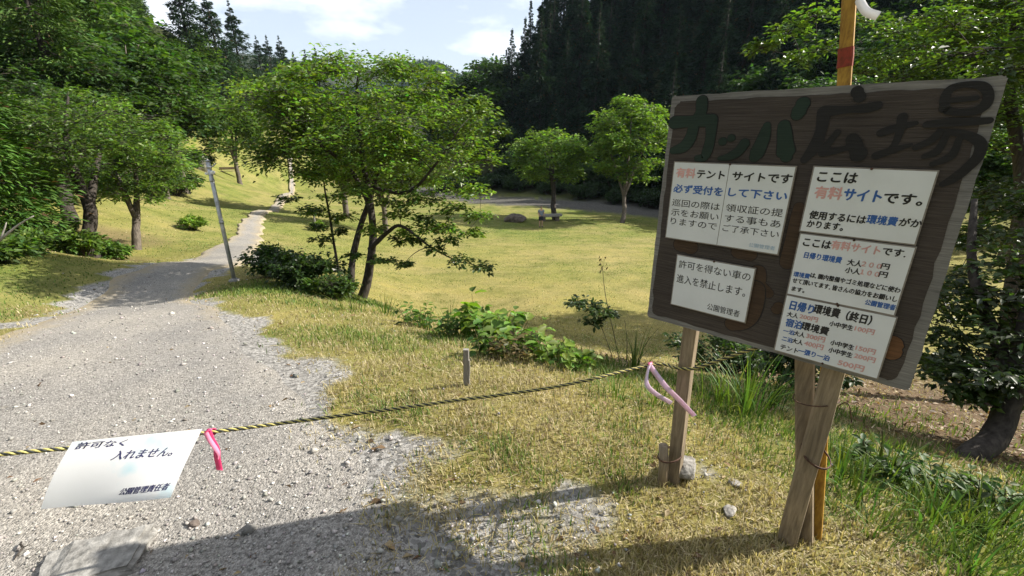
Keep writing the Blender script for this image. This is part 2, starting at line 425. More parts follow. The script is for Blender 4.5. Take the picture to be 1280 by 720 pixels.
def gravel_mat():
    m, n, l, b = new_mat("road_gravel")
    geo = n.new("ShaderNodeNewGeometry")
    cols = []
    def vor(sc, feat='F1'):
        v = n.new("ShaderNodeTexVoronoi"); v.inputs["Scale"].default_value = sc; v.feature = feat
        l.new(geo.outputs["Position"], v.inputs["Vector"]); return v
    v1, v2 = vor(85), vor(200)
    s1 = n.new("ShaderNodeSeparateColor"); l.new(v1.outputs["Color"], s1.inputs[0])
    s2 = n.new("ShaderNodeSeparateColor"); l.new(v2.outputs["Color"], s2.inputs[0])
    av = n.new("ShaderNodeMix"); av.inputs[0].default_value = .5; l.new(s1.outputs[0], av.inputs[2]); l.new(s2.outputs[1], av.inputs[3])
    r = n.new("ShaderNodeValToRGB"); e = r.color_ramp.elements; e.new(.5)
    for q, (p, c) in zip(e, [(.12, (.135, .13, .122)), (.5, (.25, .24, .226)), (.88, (.40, .388, .367))]): q.position = p; q.color = (*c, 1)
    l.new(av.outputs[0], r.inputs["Fac"])
    nz_ = n.new("ShaderNodeTexNoise"); nz_.inputs["Scale"].default_value = 1.1; nz_.inputs["Detail"].default_value = 6; l.new(geo.outputs["Position"], nz_.inputs["Vector"])
    r2 = n.new("ShaderNodeValToRGB"); r2.color_ramp.elements[0].position = .35; r2.color_ramp.elements[1].position = .68
    r2.color_ramp.elements[0].color = (.80, .79, .78, 1); r2.color_ramp.elements[1].color = (1.1, 1.06, .99, 1)
    l.new(nz_.outputs["Fac"], r2.inputs["Fac"])
    mu = n.new("ShaderNodeMix"); mu.data_type = 'RGBA'; mu.blend_type = 'MULTIPLY'; mu.inputs[0].default_value = 1
    l.new(r.outputs[0], mu.inputs[6]); l.new(r2.outputs[0], mu.inputs[7])
    # sandy, straw strewn verge
    va = n.new("ShaderNodeAttribute"); va.attribute_name = "verge"
    nv = n.new("ShaderNodeTexNoise"); nv.inputs["Scale"].default_value = 5; nv.inputs["Detail"].default_value = 7; nv.inputs["Roughness"].default_value = .7; l.new(geo.outputs["Position"], nv.inputs["Vector"])
    ad = n.new("ShaderNodeMath"); ad.operation = 'MULTIPLY_ADD'; ad.inputs[1].default_value = 1.6; ad.inputs[2].default_value = -1.0; l.new(nv.outputs["Fac"], ad.inputs[0])
    ad2 = n.new("ShaderNodeMath"); ad2.operation = 'ADD'; ad2.use_clamp = True; l.new(ad.outputs[0], ad2.inputs[0]); l.new(va.outputs["Fac"], ad2.inputs[1])
    sm = n.new("ShaderNodeMix"); sm.data_type = 'RGBA'; sm.inputs[7].default_value = (.30, .245, .15, 1)
    l.new(ad2.outputs[0], sm.inputs[0]); l.new(mu.outputs[2], sm.inputs[6])
    l.new(sm.outputs[2], b.inputs["Base Color"])
    b.inputs["Roughness"].default_value = .92; b.inputs["Specular IOR Level"].default_value = .2
    bp = n.new("ShaderNodeBump"); bp.inputs["Strength"].default_value = 1; bp.inputs["Distance"].default_value = .005; bp.invert = True
    l.new(v1.outputs["Distance"], bp.inputs["Height"])
    bp2 = n.new("ShaderNodeBump"); bp2.inputs["Strength"].default_value = .8; bp2.inputs["Distance"].default_value = .003; bp2.invert = True
    l.new(v2.outputs["Distance"], bp2.inputs["Height"]); l.new(bp.outputs[0], bp2.inputs["Normal"])
    l.new(bp2.outputs["Normal"], b.inputs["Normal"])
    return m
M['ground'] = ground_mat(); M['gravel'] = gravel_mat()

def graded(n, a, b, lo, hi):
    s = np.linspace(np.arcsinh(lo / a), np.arcsinh(hi / a), n); return a * np.sinh(s)
gx = graded(380, 3.0, 1, -950, 950); gy = graded(360, 3.0, 1, -500, 1000) + 2.0
GX, GY = np.meshgrid(gx, gy, indexing='xy')
GZ = hgt(GX, GY)
ga, gs, gg, glt, gfo = masks(GX, GY, True)
nx, ny = len(gx), len(gy)
ii = (np.arange(ny - 1)[:, None] * nx + np.arange(nx - 1)[None, :]).ravel()
gF = np.stack([ii, ii + 1, ii + nx + 1, ii + nx], -1)
ground = link("ground", mk_mesh("ground", np.stack([GX, GY, GZ], -1).reshape(-1, 3), gF, None, True,
              {"gravel": ga, "shore": gs, "green": gg, "litter": glt, "forest": gfo}), M['ground'])
tag(ground, kind="structure")

def ground_z(x, y):
    """height of the ground MESH (bilinear in its grid)"""
    x = np.asarray(x, float); y = np.asarray(y, float)
    i = np.clip(np.searchsorted(gx, x) - 1, 0, nx - 2); j = np.clip(np.searchsorted(gy, y) - 1, 0, ny - 2)
    fx = (x - gx[i]) / (gx[i + 1] - gx[i]); fy = (y - gy[j]) / (gy[j + 1] - gy[j])
    return (GZ[j, i] * (1 - fx) + GZ[j, i + 1] * fx) * (1 - fy) + (GZ[j + 1, i] * (1 - fx) + GZ[j + 1, i + 1] * fx) * fy
def Z1(x, y): return float(ground_z(np.array([x]), np.array([y]))[0])

# the gravel road: a sheet just above the ground, ragged edges
ns, nw = 420, 44
sL, sR = spline(RL, ns), spline(RR, ns)
f = np.linspace(0, 1, nw)[None, :, None]
rag = (fbm(sL[:, 0], sL[:, 1], 1.1, 41, 2) - .5)[:, None] * .5
rag2 = (fbm(sR[:, 0], sR[:, 1], 1.1, 43, 2) - .5)[:, None] * .6
nrm = unit(sR - sL)
RP = (sL + nrm * (rag + .12))[:, None, :] * (1 - f) + (sR + nrm * (rag2 - .12))[:, None, :] * f
rz = ground_z(RP[..., 0], RP[..., 1]) + .008 + .0035 * np.maximum(0, np.hypot(RP[..., 0], RP[..., 1]) - 4)
rg_ = ground_z(RP[..., 0], RP[..., 1])
for k_, w_ in ((0, -.15), (1, .25), (2, .6), (3, .85)):
    for c_ in (k_, nw - 1 - k_): rz[:, c_] = rg_[:, c_] + (rz[:, c_] - rg_[:, c_]) * w_
ii = (np.arange(ns - 1)[:, None] * nw + np.arange(nw - 1)[None, :]).ravel()
road = link("gravel_road", mk_mesh("gravel_road", np.concatenate([RP, rz[..., None]], -1).reshape(-1, 3), np.stack([ii, ii + 1, ii + nw + 1, ii + nw], -1), None, True,
            {"verge": (np.clip(1 - np.minimum(f, 1 - f) * np.linalg.norm(sR - sL, axis=1)[:, None, None] / .7, 0, 1) * np.maximum(smooth(3.2, 6, RP[..., 1:2]), (f < .5) * 1.0)).reshape(-1)}), M['gravel'])
tag(road, kind="structure")

RUNS=[
 ('有料',0.0579,0.1313,1.4466,0.0346,'r'),
 ('テント',0.1383,0.2390,1.4476,0.0314,'K'),
 ('サイトです',0.2662,0.4528,1.4477,0.0310,'K'),
 ('必ず受付を',0.0554,0.2406,1.3882,0.0307,'b'),
 ('して下さい',0.2617,0.4499,1.3906,0.0300,'b'),
 ('巡回の際は',0.0558,0.2399,1.3340,0.0274,'k'),
 ('領収証の提',0.2615,0.4484,1.3350,0.0270,'k'),
 ('示をお願い',0.0565,0.2409,1.2959,0.0277,'k'),
 ('する事もあ',0.2634,0.4479,1.2964,0.0274,'k'),
 ('りますので',0.0589,0.2400,1.2594,0.0281,'k'),
 ('ご了承下さい',0.2617,0.4497,1.2601,0.0259,'k'),
 ('公園管理者',0.3607,0.4464,1.2159,0.0148,'l'),
 ('許可を得ない車の',0.1154,0.3870,1.0859,0.0326,'k'),
 ('進入を禁止します。',0.1147,0.3802,1.0219,0.0355,'k'),
 ('公園管理者',0.2516,0.3736,0.9364,0.0273,'k'),
 ('ここは',0.5244,0.6264,1.4594,0.0342,'K'),
 ('有料',0.5261,0.5987,1.4081,0.0371,'r'),
 ('サイト',0.6035,0.6960,1.4074,0.0375,'b'),
 ('です。',0.7015,0.7895,1.4083,0.0322,'K'),
 ('使用するには',0.5253,0.6742,1.3403,0.0256,'K'),
 ('環境費',0.6764,0.7484,1.3437,0.0262,'b'),
 ('がか',0.7528,0.8028,1.3457,0.0236,'K'),
 ('かります。',0.5246,0.6230,1.3110,0.0242,'K'),
 ('ここは',0.5261,0.6027,1.2465,0.0290,'K'),
 ('有料サイト',0.6043,0.7291,1.2500,0.0277,'r'),
 ('です.',0.7344,0.7894,1.2528,0.0246,'K'),
 ('日帰り環境費',0.5370,0.6410,1.2061,0.0209,'b'),
 ('大人',0.6571,0.6940,1.2046,0.0200,'K'),
 ('２００',0.6940,0.7417,1.2074,0.0178,'r'),
 ('円',0.7417,0.7611,1.2096,0.0184,'K'),
 ('小人',0.6567,0.6956,1.1788,0.0193,'K'),
 ('１００',0.6956,0.7422,1.1812,0.0179,'r'),
 ('円',0.7422,0.7624,1.1833,0.0185,'K'),
 ('環境費',0.5190,0.5662,1.1363,0.0175,'b'),
 ('は, 園内整備やゴミ処理などに使わ',0.5679,0.8021,1.1425,0.0174,'K'),
 ('せて頂いてます, 皆さんの協力をお願いし',0.5202,0.8015,1.1129,0.0178,'K'),
 ('ます。',0.5231,0.5616,1.0837,0.0167,'K'),
 ('公園管理者',0.7285,0.8035,1.0855,0.0181,'b'),
 ('日帰り',0.5294,0.6000,1.0141,0.0338,'b'),
 ('環境費（終日）',0.6000,0.7570,1.0204,0.0322,'K'),
 ('大人',0.5267,0.5603,0.9863,0.0184,'K'),
 ('200円',0.5603,0.6186,0.9895,0.0180,'r'),
 ('小中学生',0.6529,0.7172,0.9879,0.0184,'K'),
 ('100円',0.7172,0.7722,0.9906,0.0190,'r'),
 ('宿泊',0.5284,0.5773,0.9487,0.0302,'b'),
 ('環境費',0.5773,0.6563,0.9506,0.0294,'K'),
 ('一泊',0.5266,0.5602,0.9209,0.0176,'b'),
 ('大人',0.5602,0.5929,0.9217,0.0186,'K'),
 ('300円',0.5929,0.6522,0.9227,0.0205,'r'),
 ('小中学生',0.6694,0.7335,0.9213,0.0188,'K'),
 ('150円',0.7335,0.7892,0.9247,0.0193,'r'),
 ('二泊',0.5282,0.5600,0.8902,0.0179,'b'),
 ('大人',0.5600,0.5929,0.8917,0.0188,'K'),
 ('400円',0.5929,0.6533,0.8936,0.0207,'r'),
 ('小中学生',0.6696,0.7353,0.8931,0.0189,'K'),
 ('200円',0.7353,0.7953,0.8965,0.0194,'r'),
 ('テント',0.5287,0.5851,0.8552,0.0204,'K'),
 ('一張り一泊',0.5851,0.6775,0.8588,0.0209,'b'),
 ('500円',0.6991,0.7742,0.8554,0.0222,'r'),
]
GREEN= [[(0.117, 1.719, 0.0219), (0.119, 1.682, 0.0199), (0.101, 1.645, 0.0214), (0.093, 1.595, 0.023), (0.071, 1.561, 0.0206), (0.03, 1.546, 0.0133)], [(0.023, 1.649, 0.0224), (0.1, 1.653, 0.0214), (0.156, 1.654, 0.0218)], [(0.162, 1.654, 0.0217), (0.166, 1.606, 0.0197), (0.164, 1.562, 0.0189), (0.153, 1.526, 0.0159), (0.127, 1.52, 0.0115)], [(0.21, 1.581, 0.0145), (0.212, 1.581, 0.0145)], [(0.239, 1.593, 0.0132), (0.241, 1.593, 0.0132)], [(0.286, 1.575, 0.0165), (0.27, 1.548, 0.0178), (0.241, 1.529, 0.0134), (0.209, 1.522, 0.0082)], [(0.347, 1.633, 0.0126), (0.343, 1.591, 0.0207), (0.333, 1.55, 0.0242), (0.326, 1.531, 0.0178)], [(0.398, 1.632, 0.0179), (0.408, 1.591, 0.0246), (0.418, 1.551, 0.0276), (0.423, 1.534, 0.0191)], [(0.439, 1.697, 0.0202), (0.43, 1.667, 0.0205)]]
DARK= [[(0.572, 1.726, 0.0152), (0.583, 1.709, 0.0151)], [(0.506, 1.672, 0.0162), (0.556, 1.675, 0.0112), (0.604, 1.678, 0.0129), (0.63, 1.684, 0.0127)], [(0.502, 1.67, 0.0186), (0.504, 1.616, 0.0165), (0.496, 1.566, 0.0168), (0.476, 1.526, 0.0124)], [(0.548, 1.611, 0.0092), (0.533, 1.581, 0.0103), (0.521, 1.551, 0.0133)], [(0.522, 1.548, 0.0124), (0.555, 1.556, 0.0093), (0.587, 1.567, 0.0091)], [(0.59, 1.591, 0.0179), (0.614, 1.548, 0.0214)], [(0.654, 1.608, 0.0106), (0.685, 1.622, 0.0116), (0.726, 1.634, 0.006)], [(0.693, 1.651, 0.0114), (0.696, 1.615, 0.0103), (0.693, 1.578, 0.0083), (0.687, 1.564, 0.0084)], [(0.657, 1.544, 0.0108), (0.688, 1.559, 0.0105), (0.729, 1.576, 0.0049)], [(0.776, 1.67, 0.0107), (0.77, 1.699, 0.0106), (0.777, 1.72, 0.0105), (0.803, 1.728, 0.008), (0.836, 1.722, 0.01), (0.852, 1.699, 0.0099), (0.851, 1.675, 0.0115), (0.833, 1.661, 0.0102), (0.804, 1.66, 0.0094), (0.783, 1.665, 0.0095)], [(0.781, 1.69, 0.0068), (0.831, 1.694, 0.0065)], [(0.75, 1.63, 0.0098), (0.794, 1.635, 0.0106), (0.842, 1.636, 0.0102), (0.869, 1.638, 0.0078)], [(0.78, 1.61, 0.0077), (0.768, 1.588, 0.0098), (0.741, 1.569, 0.0081)], [(0.779, 1.614, 0.0058), (0.828, 1.605, 0.0093), (0.865, 1.584, 0.0128), (0.871, 1.55, 0.0129), (0.856, 1.515, 0.0113), (0.837, 1.487, 0.0109), (0.82, 1.472, 0.0079)], [(0.796, 1.601, 0.0077), (0.788, 1.561, 0.0098), (0.765, 1.545, 0.008)], [(0.824, 1.592, 0.0075), (0.819, 1.549, 0.0096), (0.787, 1.525, 0.0079)]]
BROWN= [[(0.106, 1.18, 0.0272), (0.149, 1.177, 0.0286)], [(0.326, 1.187, 0.023), (0.37, 1.185, 0.0224)], [(0.406, 1.125, 0.0267), (0.416, 1.077, 0.027), (0.453, 1.054, 0.0177)], [(0.406, 1.055, 0.0364), (0.397, 0.948, 0.0424), (0.353, 0.9, 0.0274)], [(0.49, 1.374, 0.0154), (0.489, 1.278, 0.0197), (0.491, 1.178, 0.0223)], [(0.822, 0.973, 0.0279), (0.826, 0.946, 0.0262)], [(0.495, 1.013, 0.017), (0.49, 0.999, 0.0171)], [(0.482, 1.188, 0.0167), (0.491, 1.171, 0.0184)]]

# ------------------------------------------------------------------ materials of the small things
def wood_mat(name, c1, c2, scale=5, stretch=(1, 1, 14), bump=.35, rough=.85, dist=.004):
    m, n, l, b = new_mat(name)
    t = n.new("ShaderNodeTexCoord"); mp_ = n.new("ShaderNodeMapping"); mp_.inputs["Scale"].default_value = stretch
    q = n.new("ShaderNodeTexNoise"); q.inputs["Scale"].default_value = scale; q.inputs["Detail"].default_value = 8; q.inputs["Roughness"].default_value = .7; q.inputs["Distortion"].default_value = .6
    q2 = n.new("ShaderNodeTexNoise"); q2.inputs["Scale"].default_value = 3.0; q2.inputs["Detail"].default_value = 5
    l.new(t.outputs["Object"], mp_.inputs["Vector"]); l.new(mp_.outputs["Vector"], q.inputs["Vector"]); l.new(t.outputs["Object"], q2.inputs["Vector"])
    r = n.new("ShaderNodeValToRGB"); r.color_ramp.elements[0].position = .3; r.color_ramp.elements[1].position = .7
    r.color_ramp.elements[0].color = (*c1, 1); r.color_ramp.elements[1].color = (*c2, 1)
    l.new(q.outputs["Fac"], r.inputs["Fac"])
    r2 = n.new("ShaderNodeValToRGB"); r2.color_ramp.elements[0].position = .3; r2.color_ramp.elements[1].position = .7
    r2.color_ramp.elements[0].color = (.7, .7, .72, 1); r2.color_ramp.elements[1].color = (1.15, 1.12, 1.08, 1)
    l.new(q2.outputs["Fac"], r2.inputs["Fac"])
    mu = n.new("ShaderNodeMix"); mu.data_type = 'RGBA'; mu.blend_type = 'MULTIPLY'; mu.inputs[0].default_value = 1
    l.new(r.outputs[0], mu.inputs[6]); l.new(r2.outputs[0], mu.inputs[7]); l.new(mu.outputs[2], b.inputs["Base Color"])
    b.inputs["Roughness"].default_value = rough; b.inputs["Specular IOR Level"].default_value = .3
    bp = n.new("ShaderNodeBump"); bp.inputs["Strength"].default_value = bump; bp.inputs["Distance"].default_value = dist
    l.new(q.outputs["Fac"], bp.inputs["Height"]); l.new(bp.outputs[0], b.inputs["Normal"])
    return m
def plain_mat(name, c, rough=.6, spec=.4, var=.12, scale=6, metallic=0):
    m = noise_mat(name, tuple(q * (1 - var) for q in c), tuple(min(1, q * (1 + var)) for q in c), scale, rough, 0, spec=spec)
    m.node_tree.nodes["Principled BSDF"].inputs["Metallic"].default_value = metallic
    return m
M['ply'] = wood_mat('weathered_grey_plywood', (.10, .098, .095), (.27, .265, .26), 4, (2, 2, 40))
M['paintwood'] = wood_mat('dark_brown_painted_plywood', (.028, .022, .019), (.09, .076, .068), 5, (1.2, 2, 55), bump=.6)
M['post'] = wood_mat('weathered_post_wood', (.13, .10, .068), (.36, .29, .2), 6, (9, 9, .8), bump=.5)
M['greypost'] = wood_mat('grey_split_wood', (.14, .13, .12), (.38, .36, .33), 7, (9, 9, .8), bump=.7)
M['yellow'] = wood_mat('yellow_painted_wood', (.17, .08, .015), (.56, .33, .05), 9, (6, 6, 1.6), bump=.3, rough=.6)
M['redpaint'] = wood_mat('red_worn_paint', (.10, .03, .012), (.36, .05, .03), 16, (5, 5, 3), bump=.2, rough=.5)
M['greenpaint'] = wood_mat('dark_green_letter_paint', (.005, .017, .011), (.018, .038, .027), 6, (1.2, 2, 55), bump=.3, rough=.6)
M['blackpaint'] = wood_mat('black_letter_paint', (.005, .005, .006), (.022, .021, .022), 6, (1.2, 2, 55), bump=.3, rough=.6)
M['brownpaint'] = wood_mat('ochre_brown_paint', (.036, .024, .016), (.08, .05, .031), 5, (1.6, 2, 30), bump=.3)
M['ochre'] = wood_mat('orange_brown_paint', (.08, .04, .018), (.16, .08, .038), 5, (1.6, 2, 30), bump=.3)
M['sheet'] = plain_mat('laminated_white_sheet', (.66, .685, .71), .22, .5, .05, 5)
M['backing'] = wood_mat('notice_backing_board', (.16, .14, .12), (.33, .30, .27), 6, (2, 2, 10))
M['ink'] = plain_mat('black_ink', (.012, .012, .014), .4)
M['inknavy'] = plain_mat('navy_ink', (.02, .02, .07), .4)
M['inkblue'] = plain_mat('blue_ink', (.03, .11, .36), .4)
M['inkred'] = plain_mat('faded_red_ink', (.60, .33, .31), .4)
M['inkpale'] = plain_mat('faded_blue_ink', (.30, .43, .55), .4)
M['wire'] = noise_mat('rusty_wire', (.03, .015, .01), (.12, .06, .04), 60, .7, .2)
M['rope_y'] = noise_mat('yellow_rope_strand', (.32, .28, .08), (.55, .49, .19), 90, .7, .6, dist=.002)
M['rope_k'] = noise_mat('black_rope_strand', (.012, .014, .012), (.05, .055, .05), 90, .7, .6, dist=.002)
M['pink'] = foliage_mat('pink_vinyl_tape', .35, .3, tint=(1, .9, .95))
M['whitetape'] = foliage_mat('white_vinyl_tape', .3, .3, tint=(1, 1, 1))
M['metal'] = noise_mat('galvanised_steel', (.30, .31, .33), (.52, .53, .55), 12, .45, .1, spec=.5)
M['metal'].node_tree.nodes["Principled BSDF"].inputs["Metallic"].default_value = .5
M['whiteplastic'] = plain_mat('white_plastic', (.75, .76, .76), .4)

def prism(name, poly, y0, y1, mat, parent, bevel=0):
    """polygon in the x-z plane extruded along y"""
    bm = bmesh.new()
    a = [bm.verts.new((x, y0, z)) for x, z in poly]; c = [bm.verts.new((x, y1, z)) for x, z in poly]
    bm.faces.new(a); bm.faces.new(c[::-1])
    n = len(poly)
    for i in range(n):
        bm.faces.new((a[i], c[i], c[(i + 1) % n], a[(i + 1) % n]))
    bmesh.ops.recalc_face_normals(bm, faces=bm.faces)
    if bevel: bmesh.ops.bevel(bm, geom=list(bm.edges), offset=bevel, segments=1, affect='EDGES')
    bmesh.ops.triangulate(bm, faces=[q for q in bm.faces if len(q.verts) > 4])
    me = bpy.data.meshes.new(name); bm.to_mesh(me); bm.free()
    return link(name, me, mat, parent)
def rounded(x0, z0, x1, z1, r, rng=None, jit=0):
    P = []
    for cx, cz, a0 in ((x1 - r, z1 - r, 0), (x0 + r, z1 - r, 90), (x0 + r, z0 + r, 180), (x1 - r, z0 + r, 270)):
        for k in range(7):
            a = math.radians(a0 + 15 * k); P.append((cx + r * math.cos(a), cz + r * math.sin(a)))
    Q = []
    for i, p in enumerate(P):
        q = P[(i + 1) % len(P)]; n = max(1, int(math.hypot(q[0] - p[0], q[1] - p[1]) / .04))
        for k in range(n):
            w = k / n; j = rng.normal(0, jit, 2) if rng is not None else (0, 0)
            Q.append((p[0] * (1 - w) + q[0] * w + j[0], p[1] * (1 - w) + q[1] * w + j[1]))
    return Q
def beam(name, p0, p1, w, d, mat, parent, taper=1.0, jitter=0.0, seed=1, n=7, side=(1, 0, 0)):
    """rectangular timber from p0 to p1, w along side, d across, slightly uneven, chamfered"""
    rng = np.random.default_rng(seed); p0 = np.array(p0, float); p1 = np.array(p1, float)
    T = unit(p1 - p0); X = np.array(side, float); X = unit(X - T * np.dot(X, T)); Y = np.cross(T, X)
    c = .12
    sec = [(-.5 + c, -.5), (.5 - c, -.5), (.5, -.5 + c), (.5, .5 - c), (.5 - c, .5), (-.5 + c, .5), (-.5, .5 - c), (-.5, -.5 + c)]
    V = []
    for i in range(n):
        f_ = i / (n - 1); s = 1 + (taper - 1) * f_; o = p0 + (p1 - p0) * f_ + rng.normal(0, jitter, 3)
        for a, e in sec: V.append(o + X * a * w * s * (1 + rng.normal(0, jitter * 2)) + Y * e * d * s * (1 + rng.normal(0, jitter * 2)))
    F = []
    for i in range(n - 1):
        for j in range(8): F.append((i * 8 + j, i * 8 + (j + 1) % 8, (i + 1) * 8 + (j + 1) % 8, (i + 1) * 8 + j))
    bm = bmesh.new(); vv = [bm.verts.new(v) for v in V]
    for q in F: bm.faces.new([vv[k] for k in q])
    bm.faces.new(vv[:8][::-1]); bm.faces.new(vv[-8:])
    bmesh.ops.recalc_face_normals(bm, faces=bm.faces)
    me = bpy.data.meshes.new(name); bm.to_mesh(me); bm.free()
    return link(name, me, mat, parent)
def geo_obj(name, geo, mat, parent=None, loc=None, smooth_shade=True):
    return link(name, geo.mesh(name, smooth_shade), mat, parent, loc)

_txt = {}
def text_arr(s, bold):
    """vertices (em units) and triangles of a line of text"""
    if (s, bold) in _txt: return _txt[(s, bold)]
    cu = bpy.data.curves.new("t", 'FONT'); cu.body = s; cu.size = 1.0; cu.resolution_u = 3; cu.offset = bold
    o = bpy.data.objects.new("t", cu); COL.objects.link(o)
    dg = bpy.context.evaluated_depsgraph_get()
    me = bpy.data.meshes.new_from_object(o.evaluated_get(dg))
    me.calc_loop_triangles()
    V = np.zeros(len(me.vertices) * 3, np.float32); me.vertices.foreach_get("co", V); V = V.reshape(-1, 3)
    F = np.zeros(len(me.loop_triangles) * 3, np.int32); me.loop_triangles.foreach_get("vertices", F); F = F.reshape(-1, 3)
    bpy.data.objects.remove(o); bpy.data.curves.remove(cu); bpy.data.meshes.remove(me)
    _txt[(s, bold)] = (V, F); return V, F

# ------------------------------------------------------------------ the notice board
BO = np.array([0.61222803, 1.80315292]); BD = np.array([0.73503344, -0.67803085]); BN = np.array([0.67803085, 0.73503344])
def bw(u, y, z): p = BO + BD * u + BN * y; return np.array([p[0], p[1], z])
rng = np.random.default_rng(5)
sign = empty("notice_board", (BO[0], BO[1], 0), math.atan2(BD[1], BD[0]))
tag(sign, "large square brown plywood notice board with painted title and white notices on wooden posts", "sign")
edge = rounded(0, .828, .897, 1.7445, .012, rng, .0012)
edge = [(x - .02 * (z - .828) / .916 * (x / .897), z) for x, z in edge]
board = prism("board", edge, 0, .013, M['ply'], sign)
inner = rounded(.017, .848, .862, 1.722, .03, rng, .002)
inner = [(x - (.014 * (z - .85) / .87) * (x / .86) ** 3 + (.004 if z > 1.0 else 0) * (x > .8), z) for x, z in inner]
prism("painted_field", inner, -.0012, -.0001, M['paintwood'], board)
def brush(strokes, name, mat, y, parent, grow=1.0):
    g = Geo()
    for k, st in enumerate(strokes):
        st = np.array(st, float); n = max(8, 5 * len(st)); q = spline(st, n)
        P, R = q[:, :2], q[:, 2] * grow * (1 + .06 * np.sin(np.linspace(0, 9, n) + k))
        T = unit(np.gradient(P, axis=0)); Nn = np.stack([-T[:, 1], T[:, 0]], -1)
        L_, R_ = P + Nn * R[:, None], P - Nn * R[:, None]
        th = np.linspace(0, np.pi, 9)[1:-1]
        a0 = math.atan2(-Nn[0, 1], -Nn[0, 0]); capA = [P[0] + R[0] * np.array([math.cos(a0 - t), math.sin(a0 - t)]) for t in th]
        a1 = math.atan2(Nn[-1, 1], Nn[-1, 0]); capB = [P[-1] + R[-1] * np.array([math.cos(a1 - t), math.sin(a1 - t)]) for t in th]
        yy = y - .00025 * (k % 7)
        V = [(p[0], yy, p[1]) for p in np.concatenate([L_, R_])]; F = []
        for i in range(n - 1): F += [(i, i + 1, n + i), (i + 1, n + i + 1, n + i)]
        def cap(pts, centre, a, b):
            c0 = len(V); V.append((centre[0], yy, centre[1])); idx = [a]
            for p in pts: V.append((p[0], yy, p[1])); idx.append(len(V) - 1)
            idx.append(b)
            for i in range(len(idx) - 1): F.append((c0, idx[i], idx[i + 1]))
        cap(capA, P[0], n, 0); cap(capB, P[-1], n - 1, 2 * n - 1)
        g.add(V, F)
    return geo_obj(name, g, mat, parent, smooth_shade=False)
for k, st in enumerate([BROWN[0], BROWN[1], BROWN[2], BROWN[3], BROWN[4], BROWN[5], BROWN[6]]):
    y_ = -.0014 - .0003 * k
    brush([st], "painted_shape_outline", M['blackpaint'], y_, board, 1.1)
    brush([st], "painted_orange_shape" if k == 5 else "painted_brown_shape", M['ochre' if k == 5 else 'brownpaint'], y_ - .00015, board)
for a, e in ((0, 3), (3, 6), (6, 9)):                       # the painted title, one part for each character
    brush(GREEN[a:e], "painted_letter_edge", M['blackpaint'], -.0014, board, 1.06)["kind"] = "stuff"
    brush(GREEN[a:e], "painted_letter", M['greenpaint'], -.0034, board, .93)["kind"] = "stuff"
for a, e in ((0, 6), (6, 16)):
    brush(DARK[a:e], "painted_letter", M['blackpaint'], -.0034, board)["kind"] = "stuff"

PANELS = [("white laminated camping notice made of two sheets", .047, 1.2045, .457, 1.5025), ("small white notice below the two sheet notice", .1055, .9225, .396, 1.1365),
          ("uppermost white notice of the right hand column", .510, 1.297, .801, 1.5055), ("middle white notice of the right hand column", .5135, 1.0705, .805, 1.286), ("lowest white price notice of the right hand column", .5135, .8465, .8125, 1.0625)]
YP = -.011
for pi, (lb, u0, v0, u1, v1) in enumerate(PANELS):
    pan = prism("notice_panel", [(u0 - .004, v0 - .004), (u1 + .004, v0 - .004), (u1 + .004, v1 + .004), (u0 - .004, v1 + .004)], -.0062, -.010, M['backing'], sign)
    pan["label"] = lb
    if pi == 0:
        for a, e in ((u0, .2495), (.2515, u1)): prism("sheet", [(a, v0), (e, v0), (e, v1), (a, v1)], -.0101, YP, M['sheet'], pan)
    else:
        prism("sheet", [(u0, v0), (u1, v0), (u1, v1), (u0, v1)], -.0101, YP, M['sheet'], pan)
    for key, nm, mat in (('Kk', 'black_lettering', 'ink'), ('b', 'blue_lettering', 'inkblue'), ('r', 'red_lettering', 'inkred'), ('l', 'pale_lettering', 'inkpale')):
        g = Geo()
        for s, a, e, v, h, k in RUNS:
            um = (a + e) / 2
            if k not in key or not (u0 - .01 < um < u1 + .01 and v0 - .005 < v + h / 2 < v1): continue
            V, F = text_arr(s, 0.0)
            if s[0] in '12345': a += .005
            sy = h / .90; x0, x1 = V[:, 0].min(), V[:, 0].max(); ym = V[:, 1].min()
            sx = (e - a) / max(x1 - x0, .01)
            W = np.zeros((len(V), 3)); W[:, 0] = a + (V[:, 0] - x0) * sx + (0 if k == 'k' else .08 * V[:, 1] * sy * .5)
            W[:, 2] = v + (V[:, 1] + .09) * sy; W[:, 1] = YP - .0006
            for di, (dx, dz) in enumerate(((0, 0), (.012, 0)) if k in 'kl' else ((0, 0), (.04, .012), (-.04, -.012), (0, .035), (0, -.035))):
                g.add(W + np.array([dx * h, -.00007 * di, dz * h]), F)
        if g.n: geo_obj(nm, g, M[mat], pan, smooth_shade=False)['kind'] = 'stuff'
    for (a, e) in ([((u0 + u1) / 2, v1 + .001), ((u0 + u1) / 2, v0 - .001)] if pi >= 3 else [((u0 + u1) / 2, v1 + .001)]):
        g = Geo(); tube(g, [(a, YP - .003, e), (a, YP + .001, e)], [.0035, .004], 8); geo_obj("screw", g, M['wire'], pan)
beam("post", (.215, .043, -.15), (.168, .043, 1.35), .058, .055, M['post'], sign, .97, .0012, 3)
beam("post", (.702, .048, -.15), (.692, .043, 1.35), .07, .055, M['post'], sign, .96, .0015, 4)
beam("post", (.775, .112, -.15), (.565, .10, 1.0), .062, .05, M['post'], sign, .96, .0015, 6)
st_g = Geo(); tube(st_g, [(.187, -.022, -.12), (.176, -.022, .1), (.16, -.02, .222)], [.021, .022, .021], 10, rough=.04, rng=rng)
stk = geo_obj("tied_stake", st_g, M['post'], sign)
